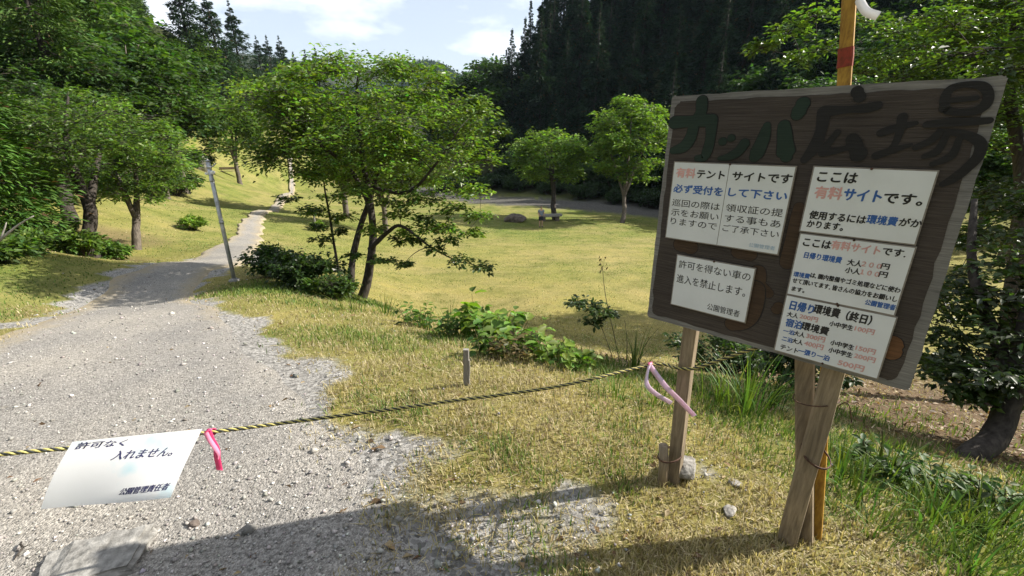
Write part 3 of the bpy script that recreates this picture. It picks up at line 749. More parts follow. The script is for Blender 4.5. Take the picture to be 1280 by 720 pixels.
def loop_wire(name, cx, cy, cz, rx, ry, tilt, parent, turns=2):
    th = np.linspace(0, 2 * math.pi * turns, 26 * turns)
    pts = np.stack([cx + rx * np.cos(th), cy + ry * np.sin(th), cz + tilt * np.cos(th) + .004 * th / 6], -1)
    g = Geo(); tube(g, pts, .0024, 5); return geo_obj(name, g, M['wire'], parent)
loop_wire("tie_wire", .185, .012, .155, .05, .068, .012, sign)
loop_wire("tie_wire", .712, .075, .42, .052, .070, -.02, sign)
loop_wire("tie_wire", .665, .075, .66, .070, .072, .02, sign, 1)
g = Geo(); th = np.linspace(0, 1, 10)
tube(g, np.stack([.735 + .05 * th, .07 + .0 * th, .66 + .05 * np.sin(th * 3) - .05 * th], -1), .002, 5); geo_obj("wire_end", g, M['wire'], sign)

# yellow pole behind the board
yp = empty("marker_pole", tuple(bw(.785, .16, Z1(*bw(.785, .16, 0)[:2]))))
tag(yp, "tall yellow painted wooden pole with a red band rising behind the notice board", "pole")
yb = np.array(yp.location)
def yl(z): f_ = (z - 0) / 2.0; return bw(.785 + (.478 - .785) * f_, .16 - .01 * f_, z) - yb
beam("shaft", yl(-.15), yl(2.55), .038, .03, M['yellow'], yp, .95, .0008, 8, 9, side=(BD[0], BD[1], 0))
g = Geo()
beam("red_band", yl(1.812), yl(1.868), .0405, .0325, M['redpaint'], yp, 1, .0006, 9, 3, side=(BD[0], BD[1], 0))
def ribbon(name, pts, width, wdir, mat, col, parent=None, twist=0.0, thick=.0006):
    pts = spline(np.array(pts, float), 22); n = len(pts); T = unit(np.gradient(pts, axis=0)); W = np.array(wdir, float)
    V = []; 
    for i in range(n):
        a = twist * i / n; w = unit(W - T[i] * np.dot(W, T[i])); b2 = np.cross(T[i], w); w = w * math.cos(a) + b2 * math.sin(a); nn = np.cross(T[i], w)
        V += [pts[i] - w * width / 2 + nn * thick, pts[i] + w * width / 2 + nn * thick, pts[i] + w * width / 2 - nn * thick, pts[i] - w * width / 2 - nn * thick]
    F = []
    for i in range(n - 1):
        for j in range(4): F.append((i * 4 + j, i * 4 + (j + 1) % 4, i * 4 + 4 + (j + 1) % 4, i * 4 + 4 + j))
    F += [(0, 1, 2, 3), (4 * n - 1, 4 * n - 2, 4 * n - 3, 4 * n - 4)]
    g = Geo(); g.add(V, F, col); return geo_obj(name, g, mat, parent, smooth_shade=False)
r0 = bw(.5, .12, 2.08) - yb
ribbon("white_ribbon_tail", [at(1062, -22, 1.36) - yb, at(1072, -6, 1.345) - yb, at(1077, 6, 1.34) - yb, at(1084, 15, 1.335) - yb, at(1098, 20, 1.33) - yb], .024, (.9, -.3, .45), M['whitetape'], (.85, .85, .87), yp, .35)

# ------------------------------------------------------------------ rope with paper and ribbons
RP_ = [(-2.62, .80, .80), (-2.1, .965, .70), (-1.635, 1.126, .64), (-1.3, 1.24, .60), (-.69, 1.44, .557), (-.266, 1.54, .557), (.209, 1.63, .575),
       tuple(bw(.05, -.018, .606)), tuple(bw(.165, -.004, .63)), tuple(bw(.24, .004, .655)), tuple(bw(.35, .02, .74)), tuple(bw(.47, .04, .83)), tuple(bw(.60, .075, .90))]
RPS = spline(np.array(RP_), 900)
seg = np.concatenate([[0], np.cumsum(np.linalg.norm(np.diff(RPS, axis=0), axis=1))])
RPS = np.stack([np.interp(np.linspace(0, seg[-1], 900), seg, RPS[:, k]) for k in range(3)], -1); seg = np.linspace(0, seg[-1], 900)
rope = empty("barrier_rope", tuple(RP_[0][:2]) + (Z1(*RP_[0][:2]),)); rb = np.array(rope.location)
tag(rope, "twisted yellow and black rope strung across the gravel road to the notice board", "rope")
T = unit(np.gradient(RPS, axis=0)); A_ = unit(np.cross(T, [0, 0, 1.0])); B_ = np.cross(T, A_)
for k in range(4):
    ph = seg / .062 * 2 * math.pi + k * math.pi / 2
    g = Geo(); tube(g, RPS + (A_ * np.cos(ph)[:, None] + B_ * np.sin(ph)[:, None]) * .0036 - rb, .0037, 5)
    s_ = geo_obj("strand", g, M['rope_y' if k % 2 == 0 else 'rope_k'], rope)
rst = empty("rope_stake", (-2.64, .79, Z1(-2.64, .79)))
tag(rst, "wooden stake holding the far left end of the barrier rope", "stake")
beam("shaft", (0, 0, -.2), (0, 0, .9), .06, .06, M['post'], rst, .95, .001, 12)
def rope_at(px):
    q = RPS; dep = q[:, 1] * math.cos(PITCH) - (q[:, 2] - EYE) * math.sin(PITCH)
    return RPS[np.argmin(np.abs(640 + q[:, 0] / dep * FPX - px))]
# paper notice hung over the rope
TL, TR, BL, BR = np.array([-1.455, 1.172, .640]), np.array([-1.108, 1.282, .607]), at(50, 637, 1.365), at(213, 622, 1.41)
def sheet_pt(s, r, off=0.0):
    s = np.asarray(s, float)[..., None]; r = np.asarray(r, float)[..., None]
    p = (TL * (1 - s) + TR * s) * (1 - r) + (BL * (1 - s) + BR * s) * r
    nn = unit(np.cross(TR - TL, BL - TL)); nn = nn if nn[1] < 0 else -nn
    return p + nn * (off + .016 * np.sin(r * 3.1) * (1 - .5 * s) - .010 * np.sin(s * 6.0 + .4) * r)
paper = empty("paper_notice", tuple((BL + BR) / 2)); pb = np.array(paper.location)
tag(paper, "white laminated paper notice hanging from the rope over the gravel", "notice")
def paper_mat():
    m, n, l, b = new_mat("water_stained_laminate")
    t = n.new("ShaderNodeTexCoord"); q = n.new("ShaderNodeTexNoise"); q.inputs["Scale"].default_value = 9; q.inputs["Detail"].default_value = 3
    l.new(t.outputs["Object"], q.inputs["Vector"])
    r = n.new("ShaderNodeValToRGB"); r.color_ramp.elements[0].position = .52; r.color_ramp.elements[1].position = .72
    r.color_ramp.elements[0].color = (.86, .87, .88, 1); r.color_ramp.elements[1].color = (.60, .78, .84, 1)
    l.new(q.outputs["Fac"], r.inputs["Fac"]); l.new(r.outputs[0], b.inputs["Base Color"])
    b.inputs["Roughness"].default_value = .25
    tr = n.new("ShaderNodeBsdfTranslucent"); l.new(r.outputs[0], tr.inputs["Color"])
    ms = n.new("ShaderNodeMixShader"); ms.inputs[0].default_value = .6
    l.new(b.outputs[0], ms.inputs[1]); l.new(tr.outputs[0], ms.inputs[2]); l.new(ms.outputs[0], n["Material Output"].inputs["Surface"])
    return m
S_, R_ = np.meshgrid(np.linspace(0, 1, 25), np.linspace(-.045, 1, 21))
vf, vb = sheet_pt(S_, R_, .0004).reshape(-1, 3), sheet_pt(S_, R_, -.0004).reshape(-1, 3)
ii = (np.arange(20)[:, None] * 25 + np.arange(24)[None, :]).ravel(); q_ = np.stack([ii, ii + 1, ii + 26, ii + 25], -1)
g = Geo(); g.add(vf - pb, q_); g.add(vb - pb, q_[:, ::-1]); geo_obj("sheet", g, paper_mat(), paper)
g = Geo()
for s, s0, s1, r0_, r1_, h, bo in (("許可なく", .05, .42, .085, .11, .105, .012), ("入れません。", .375, .85, .325, .355, .145, .012), ("公園管理責任者", .575, .945, .885, .875, .10, .008)):
    V, F = text_arr(s, 0.0); x0, x1 = V[:, 0].min(), V[:, 0].max(); f_ = (V[:, 0] - x0) / (x1 - x0)
    for di, (ds, dr) in enumerate(((0, 0), (.003, 0), (-.002, .002))):
        g.add(sheet_pt(s0 + (s1 - s0) * f_ + .12 * V[:, 1] * h + ds, r0_ + (r1_ - r0_) * f_ - (V[:, 1] + .08) * h / .9 + dr, .0012 + .0001 * di) - pb, F)
geo_obj("lettering", g, M['inknavy'], paper, smooth_shade=False)["kind"] = "stuff"
# pink ribbons
p = rope_at(263); rbn = empty("pink_ribbon", tuple(p)); tag(rbn, "bright pink ribbon tied to the rope beside the paper notice", "ribbon")
ribbon("ribbon_tail", [(0, -.009, .012), (.006, -.012, -.02), (.017, -.014, -.06), (.012, -.016, -.10), (.01, -.018, -.155)], .024, (1, .1, .1), M['pink'], (.80, .085, .25), rbn, .15)
ribbon("ribbon_tail", [(-.004, -.016, .012), (.004, -.019, -.015), (.016, -.021, -.045), (.026, -.020, -.075), (.02, -.018, -.10)], .015, (1, .5, .2), M['pink'], (.85, .32, .48), rbn, -1.2)
ribbon("ribbon_knot", [(0, -.009, .010), (.002, .002, .014), (.006, .011, .002), (.004, .004, -.011), (0, -.009, -.01)], .018, (1, .2, 0), M['pink'], (.80, .10, .28), rbn)
p = rope_at(812); rb2 = empty("pale_ribbon", tuple(p)); tag(rb2, "pale pink ribbon blowing from the rope next to the left post of the notice board", "ribbon")
def rel(px, py, t): return at(px, py, t) - p
ribbon("ribbon_tail", [(0, -.012, .004), rel(832, 483, 1.87), rel(850, 501, 1.875), rel(868, 520, 1.88)], .024, (.62, 0, .75), M['pink'], (.78, .62, .72), rb2, .5)
ribbon("ribbon_tail", [(-.004, -.012, .008), rel(808, 478, 1.865), rel(818, 491, 1.86), rel(839, 504, 1.86)], .022, (.62, 0, .75), M['pink'], (.80, .68, .78), rb2, .3)
ribbon("ribbon_knot", [(0, -.010, .008), (.004, .004, .013), (.006, .012, 0), (.002, .002, -.011), (-.004, -.011, -.008)], .02, (1, .4, .1), M['pink'], (.72, .22, .34), rb2)

# ------------------------------------------------------------------ lamp pole by the road, stakes
q = at(293, 350, 8.0); lp = empty("lamp_pole", (q[0], q[1], Z1(q[0], q[1])))
tag(lp, "slim grey galvanised metal pole standing beside the gravel road", "pole")
g = Geo(); tube(g, [(0, 0, -.3), (0, 0, 1.0), (0, 0, 2.13)], [.034, .033, .032], 14); geo_obj("shaft", g, M['metal'], lp)
g = Geo(); tube(g, [(0, 0, 2.13), (0, 0, 2.15), (0, 0, 2.158)], [.036, .036, .02], 14); geo_obj("cap", g, M['metal'], lp)
for z in (2.04, 1.82, 1.1):
    g = Geo(); tube(g, [(0, 0, z - .02), (0, 0, z + .02)], .0385, 14); geo_obj("clamp_band", g, M['metal'], lp)
g = Geo(); tube(g, [(.03, 0, 2.04), (.09, -.02, 2.06), (.14, -.02, 2.10)], [.012, .011, .010], 8); geo_obj("bracket", g, M['metal'], lp)
g = Geo(); tube(g, [(.035, -.03, 1.94), (.06, -.045, 1.955), (.09, -.05, 1.95), (.10, -.05, 1.95)], [.015, .032, .036, .015], 12); geo_obj("insulator", g, M['whiteplastic'], lp)
g = Geo(); tube(g, [(-.033, -.02, 1.92), (-.05, -.03, 1.935), (-.07, -.03, 1.935)], [.014, .024, .014], 10); geo_obj("insulator", g, M['whiteplastic'], lp)
g = Geo(); tube(g, [(0, 0, -.04), (0, 0, .03), (0, 0, .06)], [.10, .09, .05], 12, rough=.05, rng=rng); geo_obj("concrete_footing", g, M['concrete'], lp)

q = at(582, 476, 3.04); sk = empty("short_stake", (q[0], q[1], Z1(q[0], q[1])))
tag(sk, "short grey weathered stake among the weeds at the edge of the bank", "stake")
beam("shaft", (0, 0, -.15), (.012, 0, .275), .042, .03, M['greypost'], sk, .92, .0016, 21)
beam("split_piece", (.024, -.012, -.1), (.03, -.008, .20), .014, .022, M['greypost'], sk, .8, .0012, 22)
q = at(396, 294, 23); sk = empty("far_stake", (q[0], q[1], Z1(q[0], q[1])))
tag(sk, "thin pale stake standing on the grass behind the cherry tree", "stake")
beam("shaft", (0, 0, -.2), (0, 0, .85), .07, .06, M['greypost'], sk, .95, .002, 23)

# ------------------------------------------------------------------ rocks and block
def rock_mesh(name, r, seed, flat=.6, sub=3, rough=.28):
    rg = np.random.default_rng(seed)
    bm = bmesh.new(); bmesh.ops.create_icosphere(bm, subdivisions=sub, radius=1)
    dirs = unit(rg.normal(size=(14, 3))); cut = rg.uniform(.55, .95, 14)
    for v in bm.verts:
        p_ = np.array(v.co); 
        for d_, c_ in zip(dirs, cut):
            k = p_ @ d_ - c_
            if k > 0: p_ = p_ - d_ * k * .85
        p_ = p_ * (1 + rough * .12 * rg.normal())
        v.co = (p_[0] * r[0], p_[1] * r[1], p_[2] * r[2])
    me = bpy.data.meshes.new(name); bm.to_mesh(me); bm.free()
    return me
def rock(name, px, py, t, r, seed, label, mat='rock', cat='rock', sink=.3, rz=0.0):
    q = at(px, py, t); o = link(name, rock_mesh(name, r, seed), M[mat], None, (q[0], q[1], Z1(q[0], q[1]) + r[2] * (1 - sink)))
    o.rotation_euler = (0, 0, rz); tag(o, label, cat); return o
rock("white_rock", 851, 578, 2.13, (.095, .07, .07), 3, "white rock lying behind the left post of the notice board")
rock("flat_stone", 912, 640, 1.94, (.045, .03, .018), 4, "pale flat stone in the dry grass between the sign posts", rz=.5)
rock("grey_stone", 922, 592, 2.1, (.035, .025, .016), 6, "small grey stone further back in the grass between the sign posts", rz=-.4)
rock("round_stone", 242, 657, 1.88, (.026, .022, .018), 7, "round brown pebble on the gravel just above the board's shadow", mat='darkrock')
rock("pale_stone", 190, 664, 1.86, (.04, .028, .012), 9, "flat pale stone on the gravel beside the concrete block")
rock("brown_boulder", 644, 275, 36, (1.0, .7, .5), 8, "low brown boulder lying in tree shade on the far field", 'darkrock', 'boulder', sink=.5)
rock("pale_boulder", 258, 232, 42, (.9, .7, .9), 12, "pale boulder at the forest edge far beyond the metal pole", 'rock', 'boulder', sink=.3)
q = at(118, 712, 1.72)
bm = bmesh.new(); bmesh.ops.create_cube(bm, size=1)
bmesh.ops.subdivide_edges(bm, edges=bm.edges[:], cuts=7, use_grid_fill=True)
rg = np.random.default_rng(4)
for v in bm.verts:
    p_ = np.array(v.co); n_ = fbm([p_[0] * 3 + 5], [p_[1] * 3 + p_[2] * 2], 1.5, 3)[0] - .5
    s = .9 if p_[2] > .3 else 1
    v.co = (p_[0] * .36 * s * (1 + .25 * n_), p_[1] * .22 * s * (1 + .3 * n_), p_[2] * .07 + .012 * n_ * (p_[2] > 0) - (.015 if p_[0] < -.3 else 0) * (p_[2] > 0))
me = bpy.data.meshes.new("concrete_block"); bm.to_mesh(me); bm.free()
cb = link("concrete_block", me, M['concrete'], None, (q[0], q[1], Z1(q[0], q[1]) + .015)); cb.rotation_euler = (.04, -.03, .35)
tag(cb, "worn concrete block sunk in the gravel at the end of the board's shadow", "block")
g = Geo(); q = at(30, 694, 1.78); z0 = Z1(q[0], q[1])
tube(g, [(-.03, .03, .02), (-.01, .012, .03), (.012, .0, .026), (.016, -.03, .018), (.02, -.045, .014)], [.003, .004, .004, .003, .002], 6)
tube(g, [(.012, 0, .026), (.03, .01, .03)], [.003, .0015], 5)
tw = geo_obj("dead_twig", g, M['bark_dark'], None, (q[0], q[1], z0)); tag(tw, "small dark dead twig lying on gravel in the near left corner", "twig")

# ------------------------------------------------------------------ trees
def jitter_cols(rng, base, n, var=.25, hue=.12):
    b = np.array(base)[None] * (1 + var * rng.normal(size=(n, 1))).clip(.45, 1.7)
    h = rng.normal(size=(n, 1)) * hue
    return np.clip(b * np.concatenate([1 + h, np.ones((n, 1)), 1 - h * .5], 1), .004, .9)
def foliage(geo, wood, rng, clumps, twigs_per, leaves_per, L, W, base, hi=False, flat=.55, droop=.15, twig_r=.006, var=.25, spread=.14, wcol=None, hue=.12, inner=.25):
    """clumps: (n,6) centre and radii. twigs radiate from each clump centre, leaves sit along them"""
    C = np.asarray(clumps, float); n = len(C)
    cb = (1 + .2 * rng.normal(size=n)).clip(.6, 1.5)
    k = np.repeat(np.arange(n), twigs_per); m = len(k)
    d = unit(rng.normal(size=(m, 3))); d[:, 2] = d[:, 2] * .8 + .12
    S = C[k, :3] + C[k, 3:] * rng.normal(size=(m, 3)) * .15
    E = C[k, :3] + C[k, 3:] * unit(d) * rng.uniform(.6, 1.08, (m, 1))
    if wood is not None: twigs(wood, S, E, twig_r, twig_r * .35, wcol)
    j = np.repeat(np.arange(m), leaves_per); q = len(j)
    f_ = rng.uniform(inner, 1.03, (q, 1))
    R = C[k][j][:, 3:].max(1, keepdims=True)
    P = S[j] * (1 - f_) + E[j] * f_ + rng.normal(size=(q, 3)) * R * spread * np.array([1, 1, .7])
    D = unit(E - S)[j]; sd = rng.choice([-1, 1], (q, 1))
    side = np.cross(D, [0, 0, 1.0])
    A = D + side * sd * rng.uniform(.3, 1.2, (q, 1)) + rng.normal(size=(q, 3)) * .35; A[:, 2] = A[:, 2] * flat - droop
    N = np.array([0, 0, 1.0]) + rng.normal(size=(q, 3)) * .42
    col = jitter_cols(rng, base, q, var, hue) * cb[k][j][:, None]
    sz = rng.uniform(.7, 1.25, q)
    leaves(geo, P, A, N, L * sz, W * sz, col, hi)
def limb(p0, p1, rng, n=6, sag=.0, wob=.06):
    p0 = np.asarray(p0, float); p1 = np.asarray(p1, float); L = np.linalg.norm(p1 - p0)
    c = (p0 + p1) / 2 + rng.normal(size=3) * wob * L + np.array([0, 0, .12 * L - sag * L])
    t = np.linspace(0, 1, n)[:, None]
    return (1 - t) ** 2 * p0 + 2 * t * (1 - t) * c + t * t * p1
def grow_limbs(wood, rng, trunks, clumps, r_attach=.35, rmin=.008, rbase=.04, col=None):
    """trunks: list of (points, radii); every clump gets a limb from the nearest lower bit of skeleton"""
    sk = []; sr = []
    for pts, rr in trunks:
        pts = np.asarray(pts, float); rr = np.asarray(rr, float)
        t = np.linspace(0, 1, 24); src = np.linspace(0, 1, len(pts))
        if len(pts) > 2: P = spline(pts, 24)
        else: P = np.stack([np.interp(t, src, pts[:, k]) for k in range(3)], -1)
        R = np.interp(t, src, rr)
        tube(wood, P, R, 9, col, rough=.05, rng=rng)
        sk.append(P[6:]); sr.append(R[6:])
    sk = np.concatenate(sk); sr = np.concatenate(sr)
    C = np.asarray(clumps, float)[:, :3]
    d0 = np.linalg.norm(C[:, None] - sk[None], axis=-1).min(1)
    for i in np.argsort(d0):
        c = C[i]; d = np.linalg.norm(sk - c, axis=1); pen = np.maximum(0, sk[:, 2] - c[2] + .25 * d) * 1.3
        j = np.argmin(d + pen); L = d[j]
        P = limb(sk[j], c, rng); r0 = min(sr[j] * .75, rmin + rbase * .22 * L)
        R = np.linspace(r0, rmin * .6, len(P)); tube(wood, P, R, 5, col, cap=False)
        sk = np.concatenate([sk, P[2:]]); sr = np.concatenate([sr, R[2:]])
def ell_clumps(rng, n, c, R, r, flat=.45, shell=.55, zcut=-1.0):
    """n clumps inside an ellipsoid c, R; r clump radius"""
    out = []
    while len(out) < n:
        d = unit(rng.normal(size=3)); u = rng.uniform(shell ** 3, 1) ** (1 / 3)
        if d[2] * u < zcut: continue
        p = np.array(c) + d * u * (np.array(R) - r * .6)
        rr = r * rng.uniform(.7, 1.25); out.append((*p, rr, rr, rr * flat))
    return np.array(out)
def tree_obj(name, loc, leafgeo, woodgeo, leafmat, woodmat, label, cat="tree", group=None, crown="crown", wood="trunk"):
    root = empty(name, loc); tag(root, label, cat, group)
    a = geo_obj(crown, leafgeo, leafmat, root, smooth_shade=False); reg(root, a)
    if woodgeo is not None and woodgeo.n:
        b = geo_obj(wood, woodgeo, woodmat, root); reg(root, b)
    return root
def base_at(px, py, t):
    q = at(px, py, t); return np.array([q[0], q[1], Z1(q[0], q[1])])
CHERRY = (.112, .18, .026); BRIGHT = (.122, .195, .03); DEEP = (.045, .085, .02)

# --- the multi-stemmed cherry in the middle
def main_tree():
    rng = np.random.default_rng(101)
    b = base_at(445, 372, 8.5); L = lambda px, py, t: at(px, py, t) - b
    tr = [([L(446, 376, 8.5) - [0, 0, .25], L(460, 345, 8.45), L(466, 300, 8.4), L(463, 255, 8.4), L(452, 190, 8.4), L(446, 120, 8.5), L(450, 80, 8.6)], [.105, .085, .075, .068, .052, .03, .012]),
          ([L(437, 374, 8.6) - [0, 0, .2], L(440, 330, 8.7), L(450, 285, 8.8), L(462, 250, 8.8), L(480, 190, 8.9), L(505, 120, 9.1)], [.08, .065, .058, .05, .036, .012]),
          ([L(428, 355, 8.9) - [0, 0, .2], L(420, 320, 8.9), L(412, 270, 8.9), L(405, 230, 8.9), L(402, 190, 8.9)], [.03, .026, .022, .017, .01]),
          ([L(462, 312, 8.4), L(485, 290, 8.1), L(503, 283, 7.9), L(540, 310, 7.7), L(575, 328, 7.5)], [.05, .038, .028, .017, .008]),
          ([L(464, 262, 8.4), L(440, 215, 8.2), L(405, 185, 7.9), L(370, 165, 7.6)], [.05, .04, .028, .012]),
          ([L(468, 235, 8.4), L(510, 240, 8.0), L(545, 205, 7.7), L(575, 160, 7.4)], [.045, .032, .022, .01])]
    cl = list(ell_clumps(rng, 140, L(452, 160, 8.5), (2.65, 2.3, 1.7), .62, .36, .4, -.95))
    for px, py, t, r in [(560, 155, 7.6, .5), (590, 180, 7.5, .45), (600, 140, 7.7, .4), (575, 215, 7.6, .45), (600, 240, 7.5, .4), (610, 200, 7.7, .4), (540, 250, 7.8, .5), (570, 262, 7.6, .4),
                         (520, 120, 8.0, .5), (490, 80, 8.4, .45), (440, 75, 8.6, .5), (400, 90, 8.4, .5), (360, 110, 8.2, .5), (330, 140, 8.0, .5), (315, 180, 7.9, .5), (350, 190, 8, .5),
                         (390, 215, 8.2, .5), (500, 270, 7.9, .4), (535, 285, 7.8, .35), (470, 285, 7.8, .3), (310, 110, 8.3, .5), (395, 262, 8.6, .35), (590, 125, 7.8, .3), (545, 100, 8.2, .4), (430, 270, 8.9, .35), (520, 250, 7.6, .4), (555, 285, 7.6, .3), (585, 290, 7.5, .25), (490, 255, 7.7, .4), (420, 245, 9.3, .4), (500, 235, 9.0, .45), (540, 225, 8.6, .45), (600, 270, 7.7, .3), (575, 240, 8.2, .4), (615, 165, 7.9, .35), (510, 290, 8.1, .3), (450, 235, 7.4, .35), (415, 205, 7.3, .4), (475, 205, 7.2, .4)]:
        cl.append((*L(px, py, t), r, r, r * .3))
    low = [(575, 325, 7.5, .30), (605, 335, 7.45, .26), (545, 312, 7.65, .22), (480, 325, 7.8, .22), (505, 330, 7.7, .18), (400, 300, 8.8, .25), (410, 335, 8.8, .25), (385, 262, 8.9, .3), (362, 248, 8.8, .28), (420, 290, 8.7, .24), (500, 300, 8.2, .24), (535, 275, 7.9, .28), (560, 300, 7.7, .22), (395, 285, 8.9, .22), (440, 320, 8.0, .16), (520, 300, 7.8, .2)]
    lowc = [(*L(px, py, t), r, r, r * .35) for px, py, t, r in low]
    cl = np.array(cl); lowc = np.array(lowc)
    lg, wg = Geo(), Geo()
    grow_limbs(wg, rng, tr, np.concatenate([cl, lowc]), rbase=.03, rmin=.007)
    foliage(lg, wg, rng, cl, 14, 13, .092, .047, CHERRY, twig_r=.005, flat=.45, var=.32, hue=.16)
    foliage(lg, wg, rng, lowc, 12, 11, .09, .046, (.06, .10, .02), twig_r=.004, flat=.5)
    return tree_obj("cherry_tree", tuple(b), lg, wg, M['leaf'], M['bark_dark'], "spreading cherry tree with two dark trunks at the bank edge in the middle")
main_tree()

def generic_tree(name, base, height, crown_r, crown_c, n_cl, cl_r, label, seed, trunk_r=.12, lean=(0, 0), leaf=(.11, .06), tw=12, lv=10, base_col=CHERRY, mat='leaf', bark='bark', flat=.42, shell=.5, cat="tree", group=None, extra=(), forks=2, zcut=-.75):
    rng = np.random.default_rng(seed)
    c = np.array(crown_c, float)
    cl = ell_clumps(rng, n_cl, c, crown_r, cl_r, flat, shell, zcut)
    if len(extra): cl = np.concatenate([cl, np.array(extra)])
    top = c + np.array([lean[0] * .3, lean[1] * .3, crown_r[2] * .75])
    fork = np.array([c[0] * .4, c[1] * .4, max(.35 * c[2], c[2] - crown_r[2] * 1.0)])
    tr = [([(0, 0, -.3), fork * .45 + [rng.normal() * trunk_r * .5, 0, 0], fork, (fork + top) / 2 + rng.normal(size=3) * .15, top], [trunk_r * 1.25, trunk_r, trunk_r * .9, trunk_r * .5, .015])]
    for k in range(forks):
        a = rng.uniform(0, 6.28); e = c + np.array([math.cos(a) * crown_r[0] * .6, math.sin(a) * crown_r[1] * .6, rng.uniform(0, .5) * crown_r[2]])
        tr.append(([fork * .95, (fork + e) / 2 + [0, 0, .15 * height * .3], e], [trunk_r * .65, trunk_r * .45, .015]))
    lg, wg = Geo(), Geo()
    grow_limbs(wg, rng, tr, cl, rbase=.03 + trunk_r * .12, rmin=.006 + trunk_r * .03)
    foliage(lg, wg, rng, cl, tw, lv, leaf[0], leaf[1], base_col, twig_r=.004 + trunk_r * .015, flat=.5)
    return tree_obj(name, tuple(base), lg, wg, M[mat], M[bark], label, cat, group)

# left group by the road
b = base_at(120, 326, 11.0); cc = at(105, 178, 11.0) - b
generic_tree("roadside_tree", b, 4.5, (2.75, 2.3, 1.55), cc, 80, .65, "wide layered broadleaf tree left of the road with leafy weeds round its trunk", 7, .15, leaf=(.11, .055), tw=13, lv=12, base_col=(.092, .155, .025), bark='bark_dark', zcut=-.6)
b = base_at(169, 313, 13.0); cc = at(175, 222, 13.0) - b
generic_tree("roadside_tree", b, 3.5, (1.55, 1.5, 1.15), cc, 42, .5, "small pale barked tree on the lawn left of the metal pole", 8, .11, leaf=(.11, .055), tw=12, lv=12, base_col=(.10, .165, .026), zcut=-.8)
b = base_at(94, 290, 15.0); cc = at(60, 165, 15.0) - b
generic_tree("roadside_tree", b, 5, (2.8, 2.6, 2.0), cc, 60, .8, "dark trunked leaning tree in deep shade behind the roadside trees", 9, .2, leaf=(.15, .08), tw=12, lv=10, base_col=DEEP, bark='bark_dark', zcut=-.4)
# two trees on the far field
b = base_at(695, 268, 37.5); cc = at(688, 196, 37.5) - b
generic_tree("field_tree", b, 8, (4.0, 3.6, 2.9), cc, 68, 1.15, "rounded sunlit tree beside the stream behind the person on the field", 14, .22, leaf=(.30, .16), tw=13, lv=10, base_col=BRIGHT, bark='bark_dark', mat='leaf_soft', zcut=-.8)
b = base_at(777, 279, 35.0); cc = at(786, 182, 35.0) - b
generic_tree("field_tree", b, 9, (3.9, 3.5, 4.4), cc, 84, 1.15, "tall sunlit tree with forked pale trunk just left of the notice board", 15, .17, leaf=(.30, .16), tw=13, lv=10, base_col=BRIGHT, mat='leaf_soft', zcut=-.75, forks=3)

# --- trees on the right
def right_trees():
    # low spreading tree whose trunk curves up at the right edge
    rng = np.random.default_rng(31)
    b = base_at(1222, 572, 2.75); L = lambda px, py, t: at(px, py, t) - b
    tr = [([L(1190, 580, 2.72) - [0, 0, .08], L(1218, 566, 2.75) - [0, 0, .01], L(1245, 545, 2.8), L(1262, 500, 2.85), L(1278, 440, 2.9), L(1300, 340, 3.0), L(1330, 240, 3.2)], [.07, .075, .072, .066, .06, .048, .03]),
          ([L(1270, 470, 2.9), L(1235, 400, 3.1), L(1215, 330, 3.3), L(1218, 250, 3.5)], [.045, .038, .03, .02])]
    cl = []
    for px, py, t, r in [(1190, 470, 3.0, .22), (1215, 440, 3.1, .26), (1250, 410, 3.0, .28), (1180, 410, 3.3, .25), (1275, 370, 3.0, .3), (1220, 380, 3.2, .28), (1195, 350, 3.5, .28), (1250, 330, 3.2, .3), (1285, 300, 3.2, .3),
                         (1230, 290, 3.6, .3), (1265, 470, 2.8, .22), (1210, 490, 2.9, .18), (1165, 450, 3.3, .2), (1290, 430, 2.9, .28), (1205, 300, 3.8, .25), (1270, 260, 3.6, .3), (1300, 500, 2.9, .25), (1240, 470, 2.8, .22), (1180, 380, 3.6, .22), (1240, 240, 3.9, .28), (1320, 380, 3, .3), (1310, 250, 3.4, .35), (1350, 420, 2.9, .3), (1390, 350, 2.9, .35), (1430, 400, 2.8, .35), (1370, 480, 2.7, .3), (1460, 300, 2.9, .35), (1340, 310, 3.1, .3)]:
        cl.append((*L(px, py, t), r, r, r * .5))
    cl = np.array(cl); lg, wg = Geo(), Geo()
    grow_limbs(wg, rng, tr, cl, rbase=.03, rmin=.005)
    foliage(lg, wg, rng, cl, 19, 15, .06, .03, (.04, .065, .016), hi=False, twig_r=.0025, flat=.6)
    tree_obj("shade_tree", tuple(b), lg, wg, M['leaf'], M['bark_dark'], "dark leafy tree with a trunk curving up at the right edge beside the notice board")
    # bigger trees behind the board
    for i, (px, py, t, cpx, cpy, ct, R, n, r, lab, colr) in enumerate([
        (1290, 375, 8.6, 1245, 72, 8.6, (2.2, 1.9, 2.4), 105, .55, "broadleaf tree filling the upper right corner behind the notice board", (.075, .125, .02))]):
        b = base_at(px, py, t); cc = at(cpx, cpy, ct) - b
        ex = [(*(at(*q[:3]) - b), q[3], q[3], q[3] * .45) for q in [(1120, 40, 7.4, .5), (1075, 25, 7.3, .45), (1020, 20, 7.3, .45), (985, 40, 7.4, .4), (1100, 75, 7.6, .4), (1150, 60, 7.2, .5), (1160, 20, 7.2, .5), (1035, 60, 7.6, .4), (1190, 30, 7.0, .5), (950, 60, 7.6, .3), (1000, 75, 7.7, .35), (1080, 90, 7.7, .4)]]
        generic_tree("broadleaf_tree", b, 7, R, cc, n, r, lab, 60 + i, .15, leaf=(.10, .052), tw=15, lv=12, base_col=colr, bark='bark_dark', zcut=-.85, shell=.4, extra=ex)
right_trees()
b = np.array([5.7, 4.5, Z1(5.7, 4.5)]); cc = np.array([5.3, 4.25, 2.3]) - b
